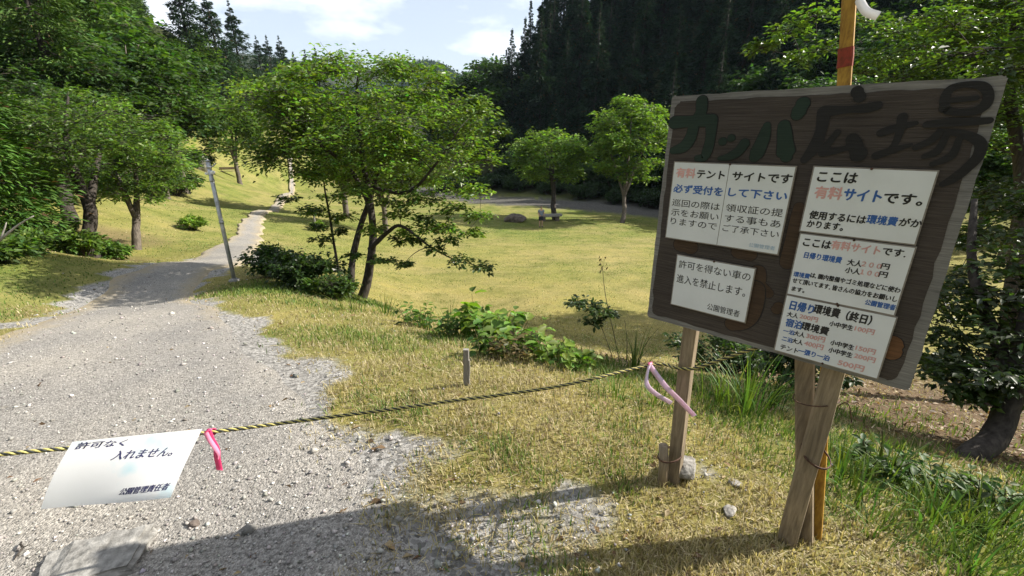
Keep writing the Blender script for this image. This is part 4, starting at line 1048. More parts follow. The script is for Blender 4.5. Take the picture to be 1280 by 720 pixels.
generic_tree("shade_tree", b, 4, (1.35, .95, .95), cc, 34, .36, "leafy tree just outside the right edge shading the bank behind the notice board", 77, .09, leaf=(.075, .038), tw=14, lv=11, base_col=(.06, .10, .018), bark='bark_dark', zcut=-.9, shell=.3)

# --- conifers
def conifer_proto(name, seed, Hh, R, nb, spr, leaf, col, trunk=.22, low=.1, fullness=.42, droop=.35, power=.85, label="", group=None, tw=9, thin=False, puff=False):
    rng = np.random.default_rng(seed); cl = []
    lg, wg = Geo(), Geo()
    tube(wg, [(0, 0, -.6), (0, 0, Hh * .3), (.1, 0, Hh * .7), (0, 0, Hh * .99)], [trunk * 1.2, trunk, trunk * .5, .02], 8, rough=.04, rng=rng)
    S, E = [], []
    for i in range(nb):
        h = low + (1 - low) * (i + rng.uniform()) / nb
        rad = R * max(.012, (1 - h)) ** power * rng.uniform(.62, 1.22); a = i * 2.4 + rng.normal() * .5
        z = h * Hh; p = np.array([math.cos(a) * rad * .62, math.sin(a) * rad * .62, z - droop * rad * .45])
        rr = max(.10, rad * fullness); cl.append((*p, rr, rr, rr * (.55 if not thin else .35)))
        S.append((0, 0, z)); E.append(p)
    twigs(wg, np.array(S), np.array(E), trunk * .22, .015)
    cl.append((0, 0, Hh * .985, .07, .07, Hh * .03))
    C = np.array(cl); k = np.repeat(np.arange(len(C)), tw * spr); q = len(k)
    d = unit(rng.normal(size=(q, 3))); P = C[k, :3] + C[k, 3:] * d * rng.uniform(.45, 1.05, (q, 1))
    out = np.stack([P[:, 0], P[:, 1], np.zeros(q)], -1)
    A = unit(out) * .8 + d * .6 + rng.normal(size=(q, 3)) * .3; A[:, 2] -= droop * .6
    N = np.array([0, 0, 1.0]) * (.4 if puff else 1) + d * (1.2 if puff else .6) + rng.normal(size=(q, 3)) * .3
    cb = (1 + .22 * rng.normal(size=len(C))).clip(.55, 1.6)
    colr = jitter_cols(rng, col, q, .25, .10) * cb[k][:, None]
    brown = rng.uniform(size=q) < .03; colr[brown] = np.array([.10, .055, .025]) * rng.uniform(.5, 1.2, (brown.sum(), 1))
    sz = rng.uniform(.7, 1.3, q) * np.clip(C[k, 3] / (leaf[0] * 1.1), .3, 1)
    leaves(lg, P, A, N, leaf[0] * sz, leaf[1] * sz, colr)
    root = tree_obj(name, (0, 0, -500), lg, wg, M['cedar'], M['bark_dark'], label, "tree", group)
    return root
def sky_limit(x, y, tall):
    """largest scale that keeps a tree of this height below the valley's skyline on the left"""
    zg = Z1(x, y); dep = y * math.cos(PITCH) + (EYE - zg) * math.sin(PITCH); px = 640 + x / dep * FPX
    py = np.interp(px, [120, 195, 232, 255, 272, 332, 420], [-160, -80, -5, 38, 60, 92, 100]); k = (360 - py) / FPX
    zt = EYE + y * (-math.sin(PITCH) + k * math.cos(PITCH)) / (math.cos(PITCH) + k * math.sin(PITCH))
    return (zt - zg) / tall
def place(proto, used, x, y, s, rz, label, group, sink=.0, sxy=1.0):
    r = proto if not used.get(proto.name) else copy_tree(proto)
    used[proto.name] = 1
    r.location = (x, y, Z1(x, y) - sink); r.rotation_euler = (0, 0, rz); r.scale = (s * sxy, s * sxy, s)
    tag(r, label, "tree", group)
    return r
used = {}
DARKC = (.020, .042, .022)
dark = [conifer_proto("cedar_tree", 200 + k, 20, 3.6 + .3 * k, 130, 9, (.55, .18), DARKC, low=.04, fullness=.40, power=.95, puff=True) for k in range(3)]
lush = [conifer_proto("hill_cedar", 210 + k, 16, 3.5 + .2 * k, 130, 17, (.27, .085), (.062, .115, .02), low=.03, fullness=.40, power=.66, droop=.45, puff=True) for k in range(2)]
deod = [conifer_proto("spire_conifer", 220 + k, 15, 4.6, 60, 14, (.46, .13), (.026, .052, .026), low=.05, fullness=.52, droop=.2, power=.95, thin=True) for k in range(2)]
rng = np.random.default_rng(300)
pts = []
def free(x, y, d):
    for a, c in pts:
        if (a - x) ** 2 + (c - y) ** 2 < d * d: return False
    pts.append((x, y)); return True
# right: shaded cedar forest on the slope beyond the stream
front = [(-2.5, 78, .8), (0, 76, 1.0), (2.2, 82, 1.0), (4.5, 75, 1.02), (6.5, 84, 1.0), (3.5, 92, 1.0), (-1, 88, .8), (8, 70, .95), (12, 68, 1.0), (16, 64, 1.0), (21, 62, 1.05), (26, 60, 1.0), (31, 57, 1.05), (37, 55, 1.1), (43, 51, 1.1), (49, 48, 1.1), (18, 53, .8), (22, 50.5, .82), (26, 48, .85), (30, 45, .85), (34.5, 42.5, .85), (39, 40, .85)]
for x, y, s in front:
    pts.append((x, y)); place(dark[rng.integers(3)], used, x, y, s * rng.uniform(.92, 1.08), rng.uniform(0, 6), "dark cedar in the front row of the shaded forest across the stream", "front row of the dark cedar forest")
n_ = 0
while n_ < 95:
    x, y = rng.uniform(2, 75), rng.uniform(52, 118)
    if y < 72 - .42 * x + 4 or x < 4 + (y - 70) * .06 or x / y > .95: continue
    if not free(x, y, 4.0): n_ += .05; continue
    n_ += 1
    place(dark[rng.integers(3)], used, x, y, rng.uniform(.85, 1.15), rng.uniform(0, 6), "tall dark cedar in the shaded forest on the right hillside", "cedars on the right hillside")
# left: sunlit cedar hillside
for x, y, s in [(-36, 45, 1.05), (-33.5, 40.5, 1.0), (-40, 50, 1.05), (-38.5, 41.5, 1.1), (-43.5, 53, 1.1), (-30.5, 35, .95), (-45, 47, 1.1), (-48, 57, 1.1), (-50, 60, 1.15), (-52, 64, 1.2), (-56, 67, 1.2), (-60, 71, 1.2), (-55, 60, 1.2), (-63, 77, 1.2), (-58, 74, 1.2), (-66, 84, 1.2), (-49, 52, 1.1), (-70, 90, 1.2), (-64, 70, 1.2), (-46, 56, 1.2), (-42.5, 52.5, 1.15), (-49, 63, 1.2), (-53, 69, 1.25), (-57, 75, 1.25), (-39, 47.5, 1.1)]:
    pts.append((x, y)); place(lush[rng.integers(2)], used, x, y, min(s, sky_limit(x, y, 16)), rng.uniform(0, 6), "sunlit cedar with tufted foliage on the left hillside", "cedars on the left hillside")
n_ = 0
while n_ < 85:
    x, y = rng.uniform(-66, -17), rng.uniform(15, 76)
    if x / y > -.84 or x / y < -1.9: continue
    if y < 24 and x > -20: continue
    sl = sky_limit(x, y, 16)
    if sl < .4 or not free(x, y, 3.2): n_ += .03; continue
    n_ += 1
    place(lush[rng.integers(2)], used, x, y, min(sl, rng.uniform(.72, 1.1)), rng.uniform(0, 6), "sunlit cedar with tufted foliage on the left hillside", "cedars on the left hillside")
n_ = 0
while n_ < 60:
    x, y = rng.uniform(-115, -42), rng.uniform(48, 112)
    if x / y > -.80 or x / y < -1.35: continue
    sl = sky_limit(x, y, 16)
    if sl < .4 or not free(x, y, 4.2): n_ += .03; continue
    n_ += 1
    place(lush[rng.integers(2)], used, x, y, min(sl, rng.uniform(.8, 1.15)), rng.uniform(0, 6), "sunlit cedar high up on the left hillside", "cedars high on the left hillside")
for px, t, s, lab in [(268, 62, 1.05, "spiky dark conifer, tallest of the three against the cloud"), (298, 66, .98, "spiky dark conifer, middle of the three against the cloud"), (322, 72, .95, "spiky dark conifer, rightmost of the three against the cloud")]:
    q = at(px, 200, t); place(deod[rng.integers(2)], used, q[0], q[1], s, rng.uniform(0, 6), lab, None)
for k, px in enumerate((346, 358, 372, 386, 400, 412)):
    q = at(px, 200, 105 + 4 * (k % 3)); place(deod[k % 2], used, q[0], q[1], .9 + .1 * (k % 3), rng.uniform(0, 6), "small far conifer on the skyline left of the cherry tree", "far skyline conifers")
# near cedar at the left edge
nc = conifer_proto("edge_cedar", 230, 6.5, 2.3, 80, 26, (.20, .06), (.055, .115, .018), trunk=.16, low=.06, fullness=.45, power=.6, droop=.3)
q = at(-30, 285, 9.2); place(nc, used, q[0], q[1], .78, 1.0, "bright green young cedar cut off by the left edge above the grassy bank", None)

# --- broadleaf trees in the background (prototypes copied)
bproto = [generic_tree("background_tree", (0, 0, -500), 9, (3.6, 3.4, 3.4), (0, 0, 5.2), 60, 1.25, "x", 400 + k, .2, leaf=(.34, .18), tw=12, lv=9, base_col=[(.055, .105, .02), (.04, .08, .02), (.085, .145, .022)][k], mat='leaf_soft', zcut=-.95) for k in range(3)]
def bg(k, px, t, s, label, group=None, sxy=1.0):
    q = at(px, 240, t)
    if px < 420: s = min(s, sky_limit(q[0], q[1], 8.8))
    return place(bproto[k], used, q[0], q[1], s, random.Random(px * 7 + t).uniform(0, 6), label, group, sxy=sxy)
for k, px, t, s in [(0, 205, 27, 1.1), (1, 232, 32, 1.25), (0, 175, 31, 1.35), (0, 222, 41, 1.1), (1, 150, 26, 1.0), (0, 236, 54, 1.1), (1, 120, 22, .9)]:
    bg(k, px, t, s, "mid green broadleaf tree at the foot of the left hillside", "broadleaf trees below the left hillside")
for k, px, t, s in [(2, 196, 36, .9), (0, 210, 42, 1.0), (0, 228, 47, 1.0), (2, 246, 53, 1.0), (0, 262, 58, 1.1), (2, 278, 64, 1.05), (2, 302, 45, 1.05), (0, 318, 70, 1.0), (2, 285, 72, 1.1), (2, 330, 76, 1.1), (2, 362, 78, 1.1), (0, 392, 82, 1.2), (1, 310, 86, 1.4), (0, 420, 84, 1.0), (1, 350, 92, 1.4)]:
    bg(k, px, t, s, "light green tree lining the far end of the gravel track", "trees at the far end of the track")
for k, px, t, s in [(1, 445, 92, 1.0), (0, 470, 98, 1.05), (1, 498, 100, .7), (0, 530, 96, .4), (1, 480, 80, .8), (0, 512, 84, .5), (1, 550, 92, .8), (0, 552, 104, 1.1), (1, 540, 110, .5), (0, 565, 112, 1.3)]:
    bg(k, px, t, s, "mid green tree in the valley gap behind the cherry tree", "trees in the valley gap")
for k, px, t, s in [(0, 578, 78, 1.8), (1, 602, 76, 1.95), (0, 622, 80, 2.0), (1, 560, 86, 1.65), (1, 585, 64, 1.1), (1, 615, 66, 1.1)]:
    bg(k, px, t, s, "rounded green tree between the valley gap and the cedar forest", "rounded trees beside the cedar forest")
for k, px, t, s in [(1, 640, 60, .55), (1, 665, 58, .5), (1, 700, 57, .5), (1, 730, 55, .5), (1, 762, 54, .55), (1, 795, 52, .6), (1, 830, 50, .7), (1, 865, 48, .95), (1, 905, 46, 1.1), (1, 945, 44, 1.15)]:
    bg(k, px, t, s, "low dark bushy tree at the foot of the shaded cedar forest", "bushy trees along the stream", 1.2)
for k, px, t, s in [(0, 1195, 19, .7), (1, 1240, 22, .9), (0, 1285, 17, .7), (1, 1150, 26, 1.0), (1, 1090, 30, 1.1), (1, 1320, 24, 1.0), (1, 1040, 34, 1.35), (1, 985, 38, 1.4), (1, 1095, 38, 1.6), (1, 1150, 42, 1.8), (1, 1035, 46, 1.8), (0, 1210, 38, 1.6), (1, 935, 50, 1.6)]:
    bg(k, px, t, s, "shaded tree beyond the slope on the right behind the notice board", "trees behind the notice board")

for px, t, s, lab in [(478, 26, .8, "smaller light green tree on the lawn hidden behind the cherry's trunks"), (430, 33, 1.05, "light green tree further back behind the cherry's left half")]:
    bg(2, px, t, s, lab)
# unseen trees added behind the camera to dim skylight on the notice board
for k, (x, y, s) in enumerate([(-6, -9, 1.2), (-1, -11, 1.3), (4, -10, 1.25), (-11, -6, 1.2), (9, -9, 1.2), (-3, -16, 1.5)]):
    place(bproto[k % 2], used, x, y, s, k * 1.1, "unseen broadleaf tree added behind the camera to dim the skylight", "trees added behind the camera")
# dark bushes: far bank of the stream, foot of the hillsides
def bush_proto(name, seed, col):
    rng = np.random.default_rng(seed); lg, wg = Geo(), Geo()
    cl = ell_clumps(rng, 34, (0, 0, 1.0), (2.1, 1.8, 1.2), .75, .7, .35, -.7)
    for c in cl: tube(wg, limb((c[0] * .2, c[1] * .2, -.2), c[:3], rng, 5), np.linspace(.05, .015, 5), 5, cap=False)
    foliage(lg, wg, rng, cl, 11, 9, .26, .13, col, twig_r=.012, flat=.8)
    return tree_obj(name, (0, 0, -500), lg, wg, M['leaf_soft'], M['bark_dark'], "x", "shrub", None, "foliage", "stems")
bush = [bush_proto("bank_bush", 440, (.028, .055, .018)), bush_proto("bank_bush", 441, (.045, .085, .02))]
for k in range(34):
    px = 560 + k * 14; t = 57 - max(0, px - 640) * .055 + 2.2 * (k % 3)
    q = at(px, 250, t); tag(place(bush[0], used, q[0], q[1], rng.uniform(.8, 1.25), k * 1.3, "dark bush in the undergrowth on the far bank of the stream", "bushes on the far bank of the stream"), cat="shrub")
for k, (x, y) in enumerate([(-17.5, 17), (-19.5, 20), (-21, 23.5), (-22.5, 27), (-24, 31), (-26.5, 35), (-29, 40), (-32, 46), (-17, 14.5), (-18, 12)]):
    tag(place(bush[1], used, x, y, .8 + .3 * (k % 3) / 2, k * 1.7, "green bush along the foot of the left hillside", "bushes along the left hillside"), cat="shrub")
for k, (px, t) in enumerate([(206, 44), (222, 50), (238, 55), (254, 60), (272, 66), (290, 72)]):
    q = at(px, 230, t); tag(place(bush[1], used, q[0], q[1], 1.25 + .2 * (k % 2), k * 2.1, "green bush along the foot of the left hillside", "bushes along the left hillside"), cat="shrub")
# far wooded hill in the gap
def far_hill():
    rng = np.random.default_rng(9)
    c = at(536, 84, 640); g = Geo()
    n = 46; X, Y = np.meshgrid(np.linspace(-150, 150, n), np.linspace(-90, 90, n))
    base = Z1(c[0], c[1]) - 5; top = c[2] + 6 - base
    Z = top * np.exp(-((X + 2) / 62) ** 2 - (Y / 60) ** 2) + (fbm(X, Y, .05, 8) - .5) * 9 * np.exp(-(X / 90) ** 2) - 4
    ii = (np.arange(n - 1)[:, None] * n + np.arange(n - 1)[None, :]).ravel()
    hill = link("far_hill", mk_mesh("far_hill", np.stack([X + c[0], Y + c[1], Z + base], -1).reshape(-1, 3), np.stack([ii, ii + 1, ii + n + 1, ii + n], -1), None, True), M['ground'])
    tag(hill, kind="structure")
    m = 9000; x = rng.uniform(-120, 120, m); y = rng.uniform(-80, 40, m)
    z = top * np.exp(-((x + 2) / 62) ** 2 - (y / 60) ** 2) - 4
    P = np.stack([x + c[0], y + c[1], z + base], -1)
    lg = Geo(); q = np.repeat(np.arange(m), 5)
    PP = P[q] + rng.normal(size=(len(q), 3)) * [1.4, 1.4, 2.2] + [0, 0, 2.5]
    leaves(lg, PP, rng.normal(size=(len(q), 3)) + [0, 0, .6], rng.normal(size=(len(q), 3)) + [0, -.3, 1], 3.4, 2.2, jitter_cols(rng, (.03, .06, .025), len(q)))
    o = geo_obj("far_wood", lg, M['cedar'], smooth_shade=False)
    tag(o, "distant wooded hilltop seen in the valley gap", "forest", kind="stuff")
far_hill()

def ordinals(group, text, skip=()):
    """labels from left to right in the picture for a small group"""
    L_ = []
    for o in COL.objects:
        if o.get("group") == group and o.parent is None:
            p_ = o.location; dep = p_.y * math.cos(PITCH) - (p_.z - EYE) * math.sin(PITCH); L_.append((p_.x / dep, o.name))
    W = ["leftmost", "second", "third", "fourth", "fifth", "sixth", "seventh", "eighth", "ninth", "tenth", "eleventh", "twelfth", "thirteenth", "fourteenth", "fifteenth", "sixteenth", "seventeenth", "eighteenth", "nineteenth", "twentieth", "twenty first", "twenty second", "twenty third", "twenty fourth"]
    L_.sort()
    for i, (_, nm) in enumerate(L_):
        bpy.data.objects[nm]["label"] = text % ("leftmost" if i == 0 else "rightmost" if i == len(L_) - 1 else W[i] + " from the left")
ordinals("front row of the dark cedar forest", "dark cedar across the stream, %s in the forest's front row")
ordinals("broadleaf trees below the left hillside", "broadleaf tree below the left hillside, %s of its row")
ordinals("trees at the far end of the track", "light green tree at the track's end, %s of its row")
ordinals("trees in the valley gap", "mid green valley tree behind the cherry, %s of the group")
ordinals("rounded trees beside the cedar forest", "rounded green tree beside the cedar forest, %s of the group")
ordinals("bushy trees along the stream", "low dark bushy tree along the stream, %s of its row")
ordinals("trees behind the notice board", "shaded tree behind the notice board, %s of the group")
ordinals("far skyline conifers", "small far skyline conifer, %s of its row")

# ------------------------------------------------------------------ weeds, shrubs, reeds
def grass_clump(name, base, n, h, spread, col, label, seed, width=.009, group=None, lean=(0, 0)):
    rng = np.random.default_rng(seed); g = Geo(); S = 6
    a = rng.uniform(0, 6.28, n); d = np.stack([np.cos(a), np.sin(a), np.zeros(n)], -1)
    p0 = d * rng.uniform(0, spread, (n, 1)) * .5; hh = h * rng.uniform(.45, 1.1, n)
    reach = hh * rng.uniform(.15, .85, n); side = np.cross(d, [0, 0, 1.0])
    zz = np.array([Z1(base[0] + p[0], base[1] + p[1]) - base[2] for p in p0]); p0[:, 2] = zz - .01
    V = np.zeros((n, S, 2, 3)); L3 = np.array([lean[0], lean[1], 0])
    for s in range(S):
        f_ = s / (S - 1); bend = f_ ** 2
        c = p0 + (d + L3) * (reach * bend)[:, None] + np.array([0, 0, 1.0]) * (hh * (f_ - .45 * bend * (reach / hh)))[:, None]
        w = width * (1 - f_ ** 2 * .95) * .5
        V[:, s, 0] = c - side * w; V[:, s, 1] = c + side * w
    f = []
    for s in range(S - 1): f.append([2 * s, 2 * s + 1, 2 * s + 3, 2 * s + 2])
    F = (np.arange(n)[:, None, None] * 2 * S + np.array(f)[None]).reshape(-1, 4)
    g.add(V.reshape(-1, 3), F, np.repeat(jitter_cols(rng, col, n, .3, .2), 2 * S, axis=0))
    o = geo_obj(name, g, M['grass'], None, tuple(base), False); return tag(o, label, "plant", group)
def leafy(name, base, n, h, spread, leaf, col, label, seed, lps=9, mat='leaf_soft', cat="plant", group=None, upright=.7, hi=True, stem_r=.004):
    rng = np.random.default_rng(seed); lg, wg = Geo(), Geo()
    for k in range(n):
        a = rng.uniform(0, 6.28); r = spread * math.sqrt(rng.uniform()); x, y = math.cos(a) * r * .6, math.sin(a) * r * .6
        z = Z1(base[0] + x, base[1] + y) - base[2]; hh = h * rng.uniform(.5, 1.1)
        o = np.array([math.cos(a + rng.normal() * .8), math.sin(a + rng.normal() * .8), 0]) * hh * (1 - upright)
        P = np.array([(x, y, z - .02), (x, y, z + hh * .5) + o * .3, (x, y, z + hh) + o]); P = spline(P, 7)
        tube(wg, P, np.linspace(stem_r, stem_r * .4, 7), 4, cap=False)
        f_ = rng.uniform(.2, 1, lps); i = np.clip((f_ * 6).astype(int), 0, 5); w = (f_ * 6 - i)[:, None]
        q = P[i] * (1 - w) + P[i + 1] * w
        b = rng.uniform(0, 6.28, lps); A = np.stack([np.cos(b), np.sin(b), rng.uniform(-.3, .5, lps)], -1)
        q = q + A * leaf[0] * .25
        N = np.array([0, 0, 1.0]) + rng.normal(size=(lps, 3)) * .35
        s = rng.uniform(.6, 1.2, lps)
        leaves(lg, q, A, N, leaf[0] * s, leaf[1] * s, jitter_cols(rng, col, lps, .25, .15), hi, droop=.2)
    root = empty(name, tuple(base)); tag(root, label, cat, group)
    reg(root, geo_obj("leaves", lg, M[mat], root, smooth_shade=False)); st_ = geo_obj("stems", wg, M['stem'], root); st_["kind"] = "stuff"; reg(root, st_)
    return root
def shrub(name, base, R, n, r, leaf, col, label, seed, tw=10, lv=10, mat='leaf_soft', group=None, hi=False):
    rng = np.random.default_rng(seed); lg, wg = Geo(), Geo()
    cl = ell_clumps(rng, n, (0, 0, R[2] * .85), R, r, .7, .3, -.8)
    for c in cl: tube(wg, limb((c[0] * .2, c[1] * .2, -.05), c[:3], rng, 5), np.linspace(.012, .004, 5), 5, cap=False)
    foliage(lg, wg, rng, cl, tw, lv, leaf[0], leaf[1], col, hi=hi, twig_r=.003, flat=.8)
    root = empty(name, tuple(base)); tag(root, label, "shrub", group)
    reg(root, geo_obj("foliage", lg, M[mat], root, smooth_shade=False)); st_ = geo_obj("stems", wg, M['bark_dark'], root); st_["kind"] = "stuff"; reg(root, st_)
    return root
GRN = (.085, .15, .025); LIME = (.14, .22, .03); DRK = (.035, .065, .016)
shrub("low_shrub", base_at(385, 358, 7.6), (.75, .6, .42), 26, .26, (.085, .045), DRK, "dense dark green shrub at the left foot of the cherry tree", 501, 12, 12, 'leaf')
shrub("low_shrub", base_at(345, 340, 8.6), (.6, .55, .38), 20, .25, (.085, .045), (.04, .075, .018), "smaller dark shrub between the metal pole and the cherry tree", 502, 12, 11, 'leaf')
shrub("low_shrub", base_at(418, 372, 7.0), (.5, .4, .26), 14, .2, (.08, .04), (.055, .095, .02), "low leafy shrub in front of the cherry tree's trunks", 503, 11, 10, 'leaf')
shrub("round_bush", base_at(243, 291, 18.5), (.62, .55, .36), 20, .22, (.10, .045), LIME, "small bright green bush alone on the lawn behind the metal pole", 504, 12, 10)
shrub("trunk_bush", base_at(108, 334, 10.4), (.6, .5, .42), 16, .24, (.13, .07), (.09, .15, .025), "leafy green undergrowth around the roadside tree's trunk", 505, 10, 9)
shrub("trunk_bush", base_at(140, 322, 11.4), (.5, .45, .3), 12, .22, (.12, .06), GRN, "low green bush right of the roadside tree's trunk", 506, 10, 9)
shrub("stake_bush", base_at(398, 296, 22.5), (.4, .4, .3), 10, .18, (.12, .05), LIME, "small green plant at the foot of the thin pale stake", 507, 9, 8)
for k, (px, py, t, R, lab) in enumerate([(20, 305, 9.5, .9, "dark fern-like undergrowth below the young cedar at the left edge"), (62, 298, 11.5, .8, "shaded undergrowth patch left of the roadside tree"), (85, 312, 11.0, .6, "shaded weeds just behind the roadside tree's trunk"), (35, 335, 8.3, .5, "low green weeds on the left grassy bank"), (5, 345, 7.4, .5, "low green weeds at the left edge of the grassy bank")]):
    shrub("bank_undergrowth", base_at(px, py, t), (R, R, R * .42), 18, .26, (.13, .055), (.05, .09, .02) if k < 3 else (.09, .15, .03), lab, 510 + k, 11, 9)
# broad leaved weeds on the crest of the bank
W_ = [(600, 408, 4.75, 14, .46, .30, (.13, .10), LIME, "broad leaved lime green weed at the top of the bank behind the short stake"),
      (640, 425, 4.5, 14, .38, .28, (.115, .085), (.12, .20, .03), "broad leaved weed right of the short stake"),
      (690, 462, 3.75, 14, .26, .24, (.09, .055), LIME, "low bright green leafy weed just above the rope"),
      (660, 440, 4.1, 12, .30, .22, (.10, .06), (.13, .21, .03), "bright leafy weed between the short stake and the rope"),
      (560, 412, 4.8, 14, .30, .3, (.10, .05), GRN, "green leafy weed left of the short stake"),
      (615, 450, 3.8, 10, .26, .2, (.09, .05), GRN, "small leafy weed beside the short stake"),
      (520, 400, 5.4, 14, .28, .35, (.09, .045), GRN, "low leafy weed on the bank edge below the cherry's low branch"),
      (720, 470, 3.6, 10, .18, .2, (.08, .05), LIME, "small lime green weed where the rope crosses the bank edge")]
for k, (px, py, t, n, h, sp, lf, c, lab) in enumerate(W_):
    leafy("broadleaf_weed", base_at(px, py, t), n, h, sp, lf, c, lab, 530 + k, 8)
leafy("reddish_weed", base_at(645, 462, 3.75), 16, .22, .3, (.07, .03), (.11, .085, .03), "brownish wilted weeds between the short stake and the rope", 545, 9)
# the tall thin weed with a seed head and small leaves
rng = np.random.default_rng(550)
b = base_at(775, 462, 4.2); L = lambda px, py, t: at(px, py, t) - b
lg, wg = Geo(), Geo()
for pts_ in ([L(778, 465, 4.2) - [0, 0, .03], L(768, 420, 4.2), L(757, 370, 4.2), L(753, 333, 4.2)], [L(772, 465, 4.2) - [0, 0, .03], L(760, 430, 4.25), L(745, 392, 4.25)], [L(782, 465, 4.2) - [0, 0, .03], L(784, 430, 4.2), L(781, 400, 4.2)]):
    P = spline(np.array(pts_), 10); tube(wg, P, np.linspace(.006, .0025, 10), 5)
hd = L(753, 330, 4.2); HD = hd + rng.normal(size=(12, 3)) * [.035, .03, .045]
twigs(wg, np.repeat(hd[None], 12, 0) - [0, 0, .06], HD, .0015, .001)
leaves(lg, HD, rng.normal(size=(12, 3)) + [0, 0, 1], rng.normal(size=(12, 3)), .035, .02, (.07, .05, .025), True)
cl = np.array([(*L(px, py, t), r, r, r * .6) for px, py, t, r in [(738, 382, 4.25, .15), (722, 378, 4.25, .1), (752, 390, 4.2, .12), (740, 402, 4.2, .1), (765, 392, 4.3, .08)]])
foliage(lg, wg, rng, cl, 14, 9, .05, .026, (.045, .075, .02), hi=True, twig_r=.002)
tree_obj("tall_weed", tuple(b), lg, wg, M['leaf_soft'], M['stem'], "tall thin weed with a dark seed head rising above the bank left of the board", "plant", crown="leaves", wood="stems")
# long bladed grass clumps
for k, (px, py, t, n, h, sp, w, c, lab) in enumerate([
    (930, 520, 2.95, 60, .62, .35, .010, GRN, "clump of long arching grass between the board's posts"), (895, 512, 3.1, 36, .5, .3, .009, (.10, .17, .03), "long grass just right of the board's left post"), (965, 500, 3.2, 36, .5, .3, .009, DRK, "dark long grass behind the board's right posts"),
    (792, 470, 3.9, 40, .5, .3, .009, (.07, .12, .025), "long grass at the foot of the tall thin weed"), (560, 400, 5.1, 26, .55, .2, .010, (.14, .19, .05), "tall pale grass tuft on the bank edge left of the short stake"), (770, 500, 2.95, 30, .26, .25, .007, GRN, "short green grass tuft in front of the rope left of the post"),
    (820, 505, 2.9, 30, .24, .25, .007, GRN, "green grass tuft just behind the pale ribbon"), (1060, 560, 2.2, 44, .26, .3, .009, GRN, "green grass clump right of the board's right posts"), (1120, 570, 2.25, 44, .28, .3, .010, (.06, .11, .02), "shaded grass clump in front of the curved trunk"), (1180, 620, 1.95, 44, .25, .3, .009, GRN, "green grass clump near the right edge below the curved trunk"),
    (1240, 640, 1.95, 44, .25, .3, .009, (.075, .13, .025), "green grass clump against the right edge"), (1100, 640, 1.85, 40, .18, .3, .007, GRN, "short green grass clump in the near right foreground"), (1220, 700, 1.7, 44, .20, .3, .008, GRN, "bright grass clump in the near right corner"), (1080, 600, 2.05, 40, .22, .3, .008, (.07, .12, .022), "green grass clump beside the foot of the yellow pole"),
    (480, 380, 6.2, 40, .35, .4, .010, GRN, "green grass tuft at the right foot of the cherry tree"), (440, 385, 6.0, 44, .3, .5, .010, (.11, .16, .03), "green grass tuft below the shrubs of the cherry tree"), (530, 405, 5.2, 34, .3, .3, .009, GRN, "grass tuft on the bank edge between cherry tree and short stake")]):
    grass_clump("grass_clump", base_at(px, py, t), n, h, sp, c, lab, 560 + k, w)
leafy("shade_weed", base_at(1110, 560, 2.35), 18, .15, .3, (.055, .03), (.05, .095, .02), "broad leaved weed in shade in front of the curved trunk", 590, 7)
leafy("shade_weed", base_at(1185, 590, 2.2), 16, .14, .28, (.05, .03), (.055, .10, .02), "broad leaved weed at the foot of the curved trunk", 591, 7)
leafy("shade_weed", base_at(1255, 610, 2.15), 16, .15, .28, (.05, .028), (.06, .11, .022), "leafy weed against the right edge beside the curved trunk", 592, 7)
shrub("shade_shrub", base_at(905, 440, 5.2), (.8, .4, .32), 16, .22, (.07, .036), DRK, "dark shrub in shade seen below the notice board between its posts", 593, 12, 10, 'leaf')
shrub("shade_shrub", base_at(1010, 470, 4.4), (.6, .4, .3), 14, .2, (.07, .036), DRK, "dark shrub in shade behind the board's right posts", 594, 12, 10, 'leaf')
# pale dead branch by the left edge
q = at(-25, 318, 6.6); zb = Z1(q[0], q[1]); g = Geo(); L = lambda px, py, t: at(px, py, t) - np.array([q[0], q[1], zb])
tube(g, spline(np.array([L(-25, 318, 6.6) - [0, 0, .05], L(0, 300, 6.5), L(22, 282, 6.5), L(42, 270, 6.5)]), 10), np.linspace(.025, .008, 10), 6)
tube(g, spline(np.array([L(0, 300, 6.5), L(6, 285, 6.5), L(8, 278, 6.5)]), 5), np.linspace(.014, .006, 5), 5)
tag(geo_obj("dead_branch", g, M['greypost'], None, (q[0], q[1], zb)), "pale bare dead branch sticking out of the left bank", "branch")

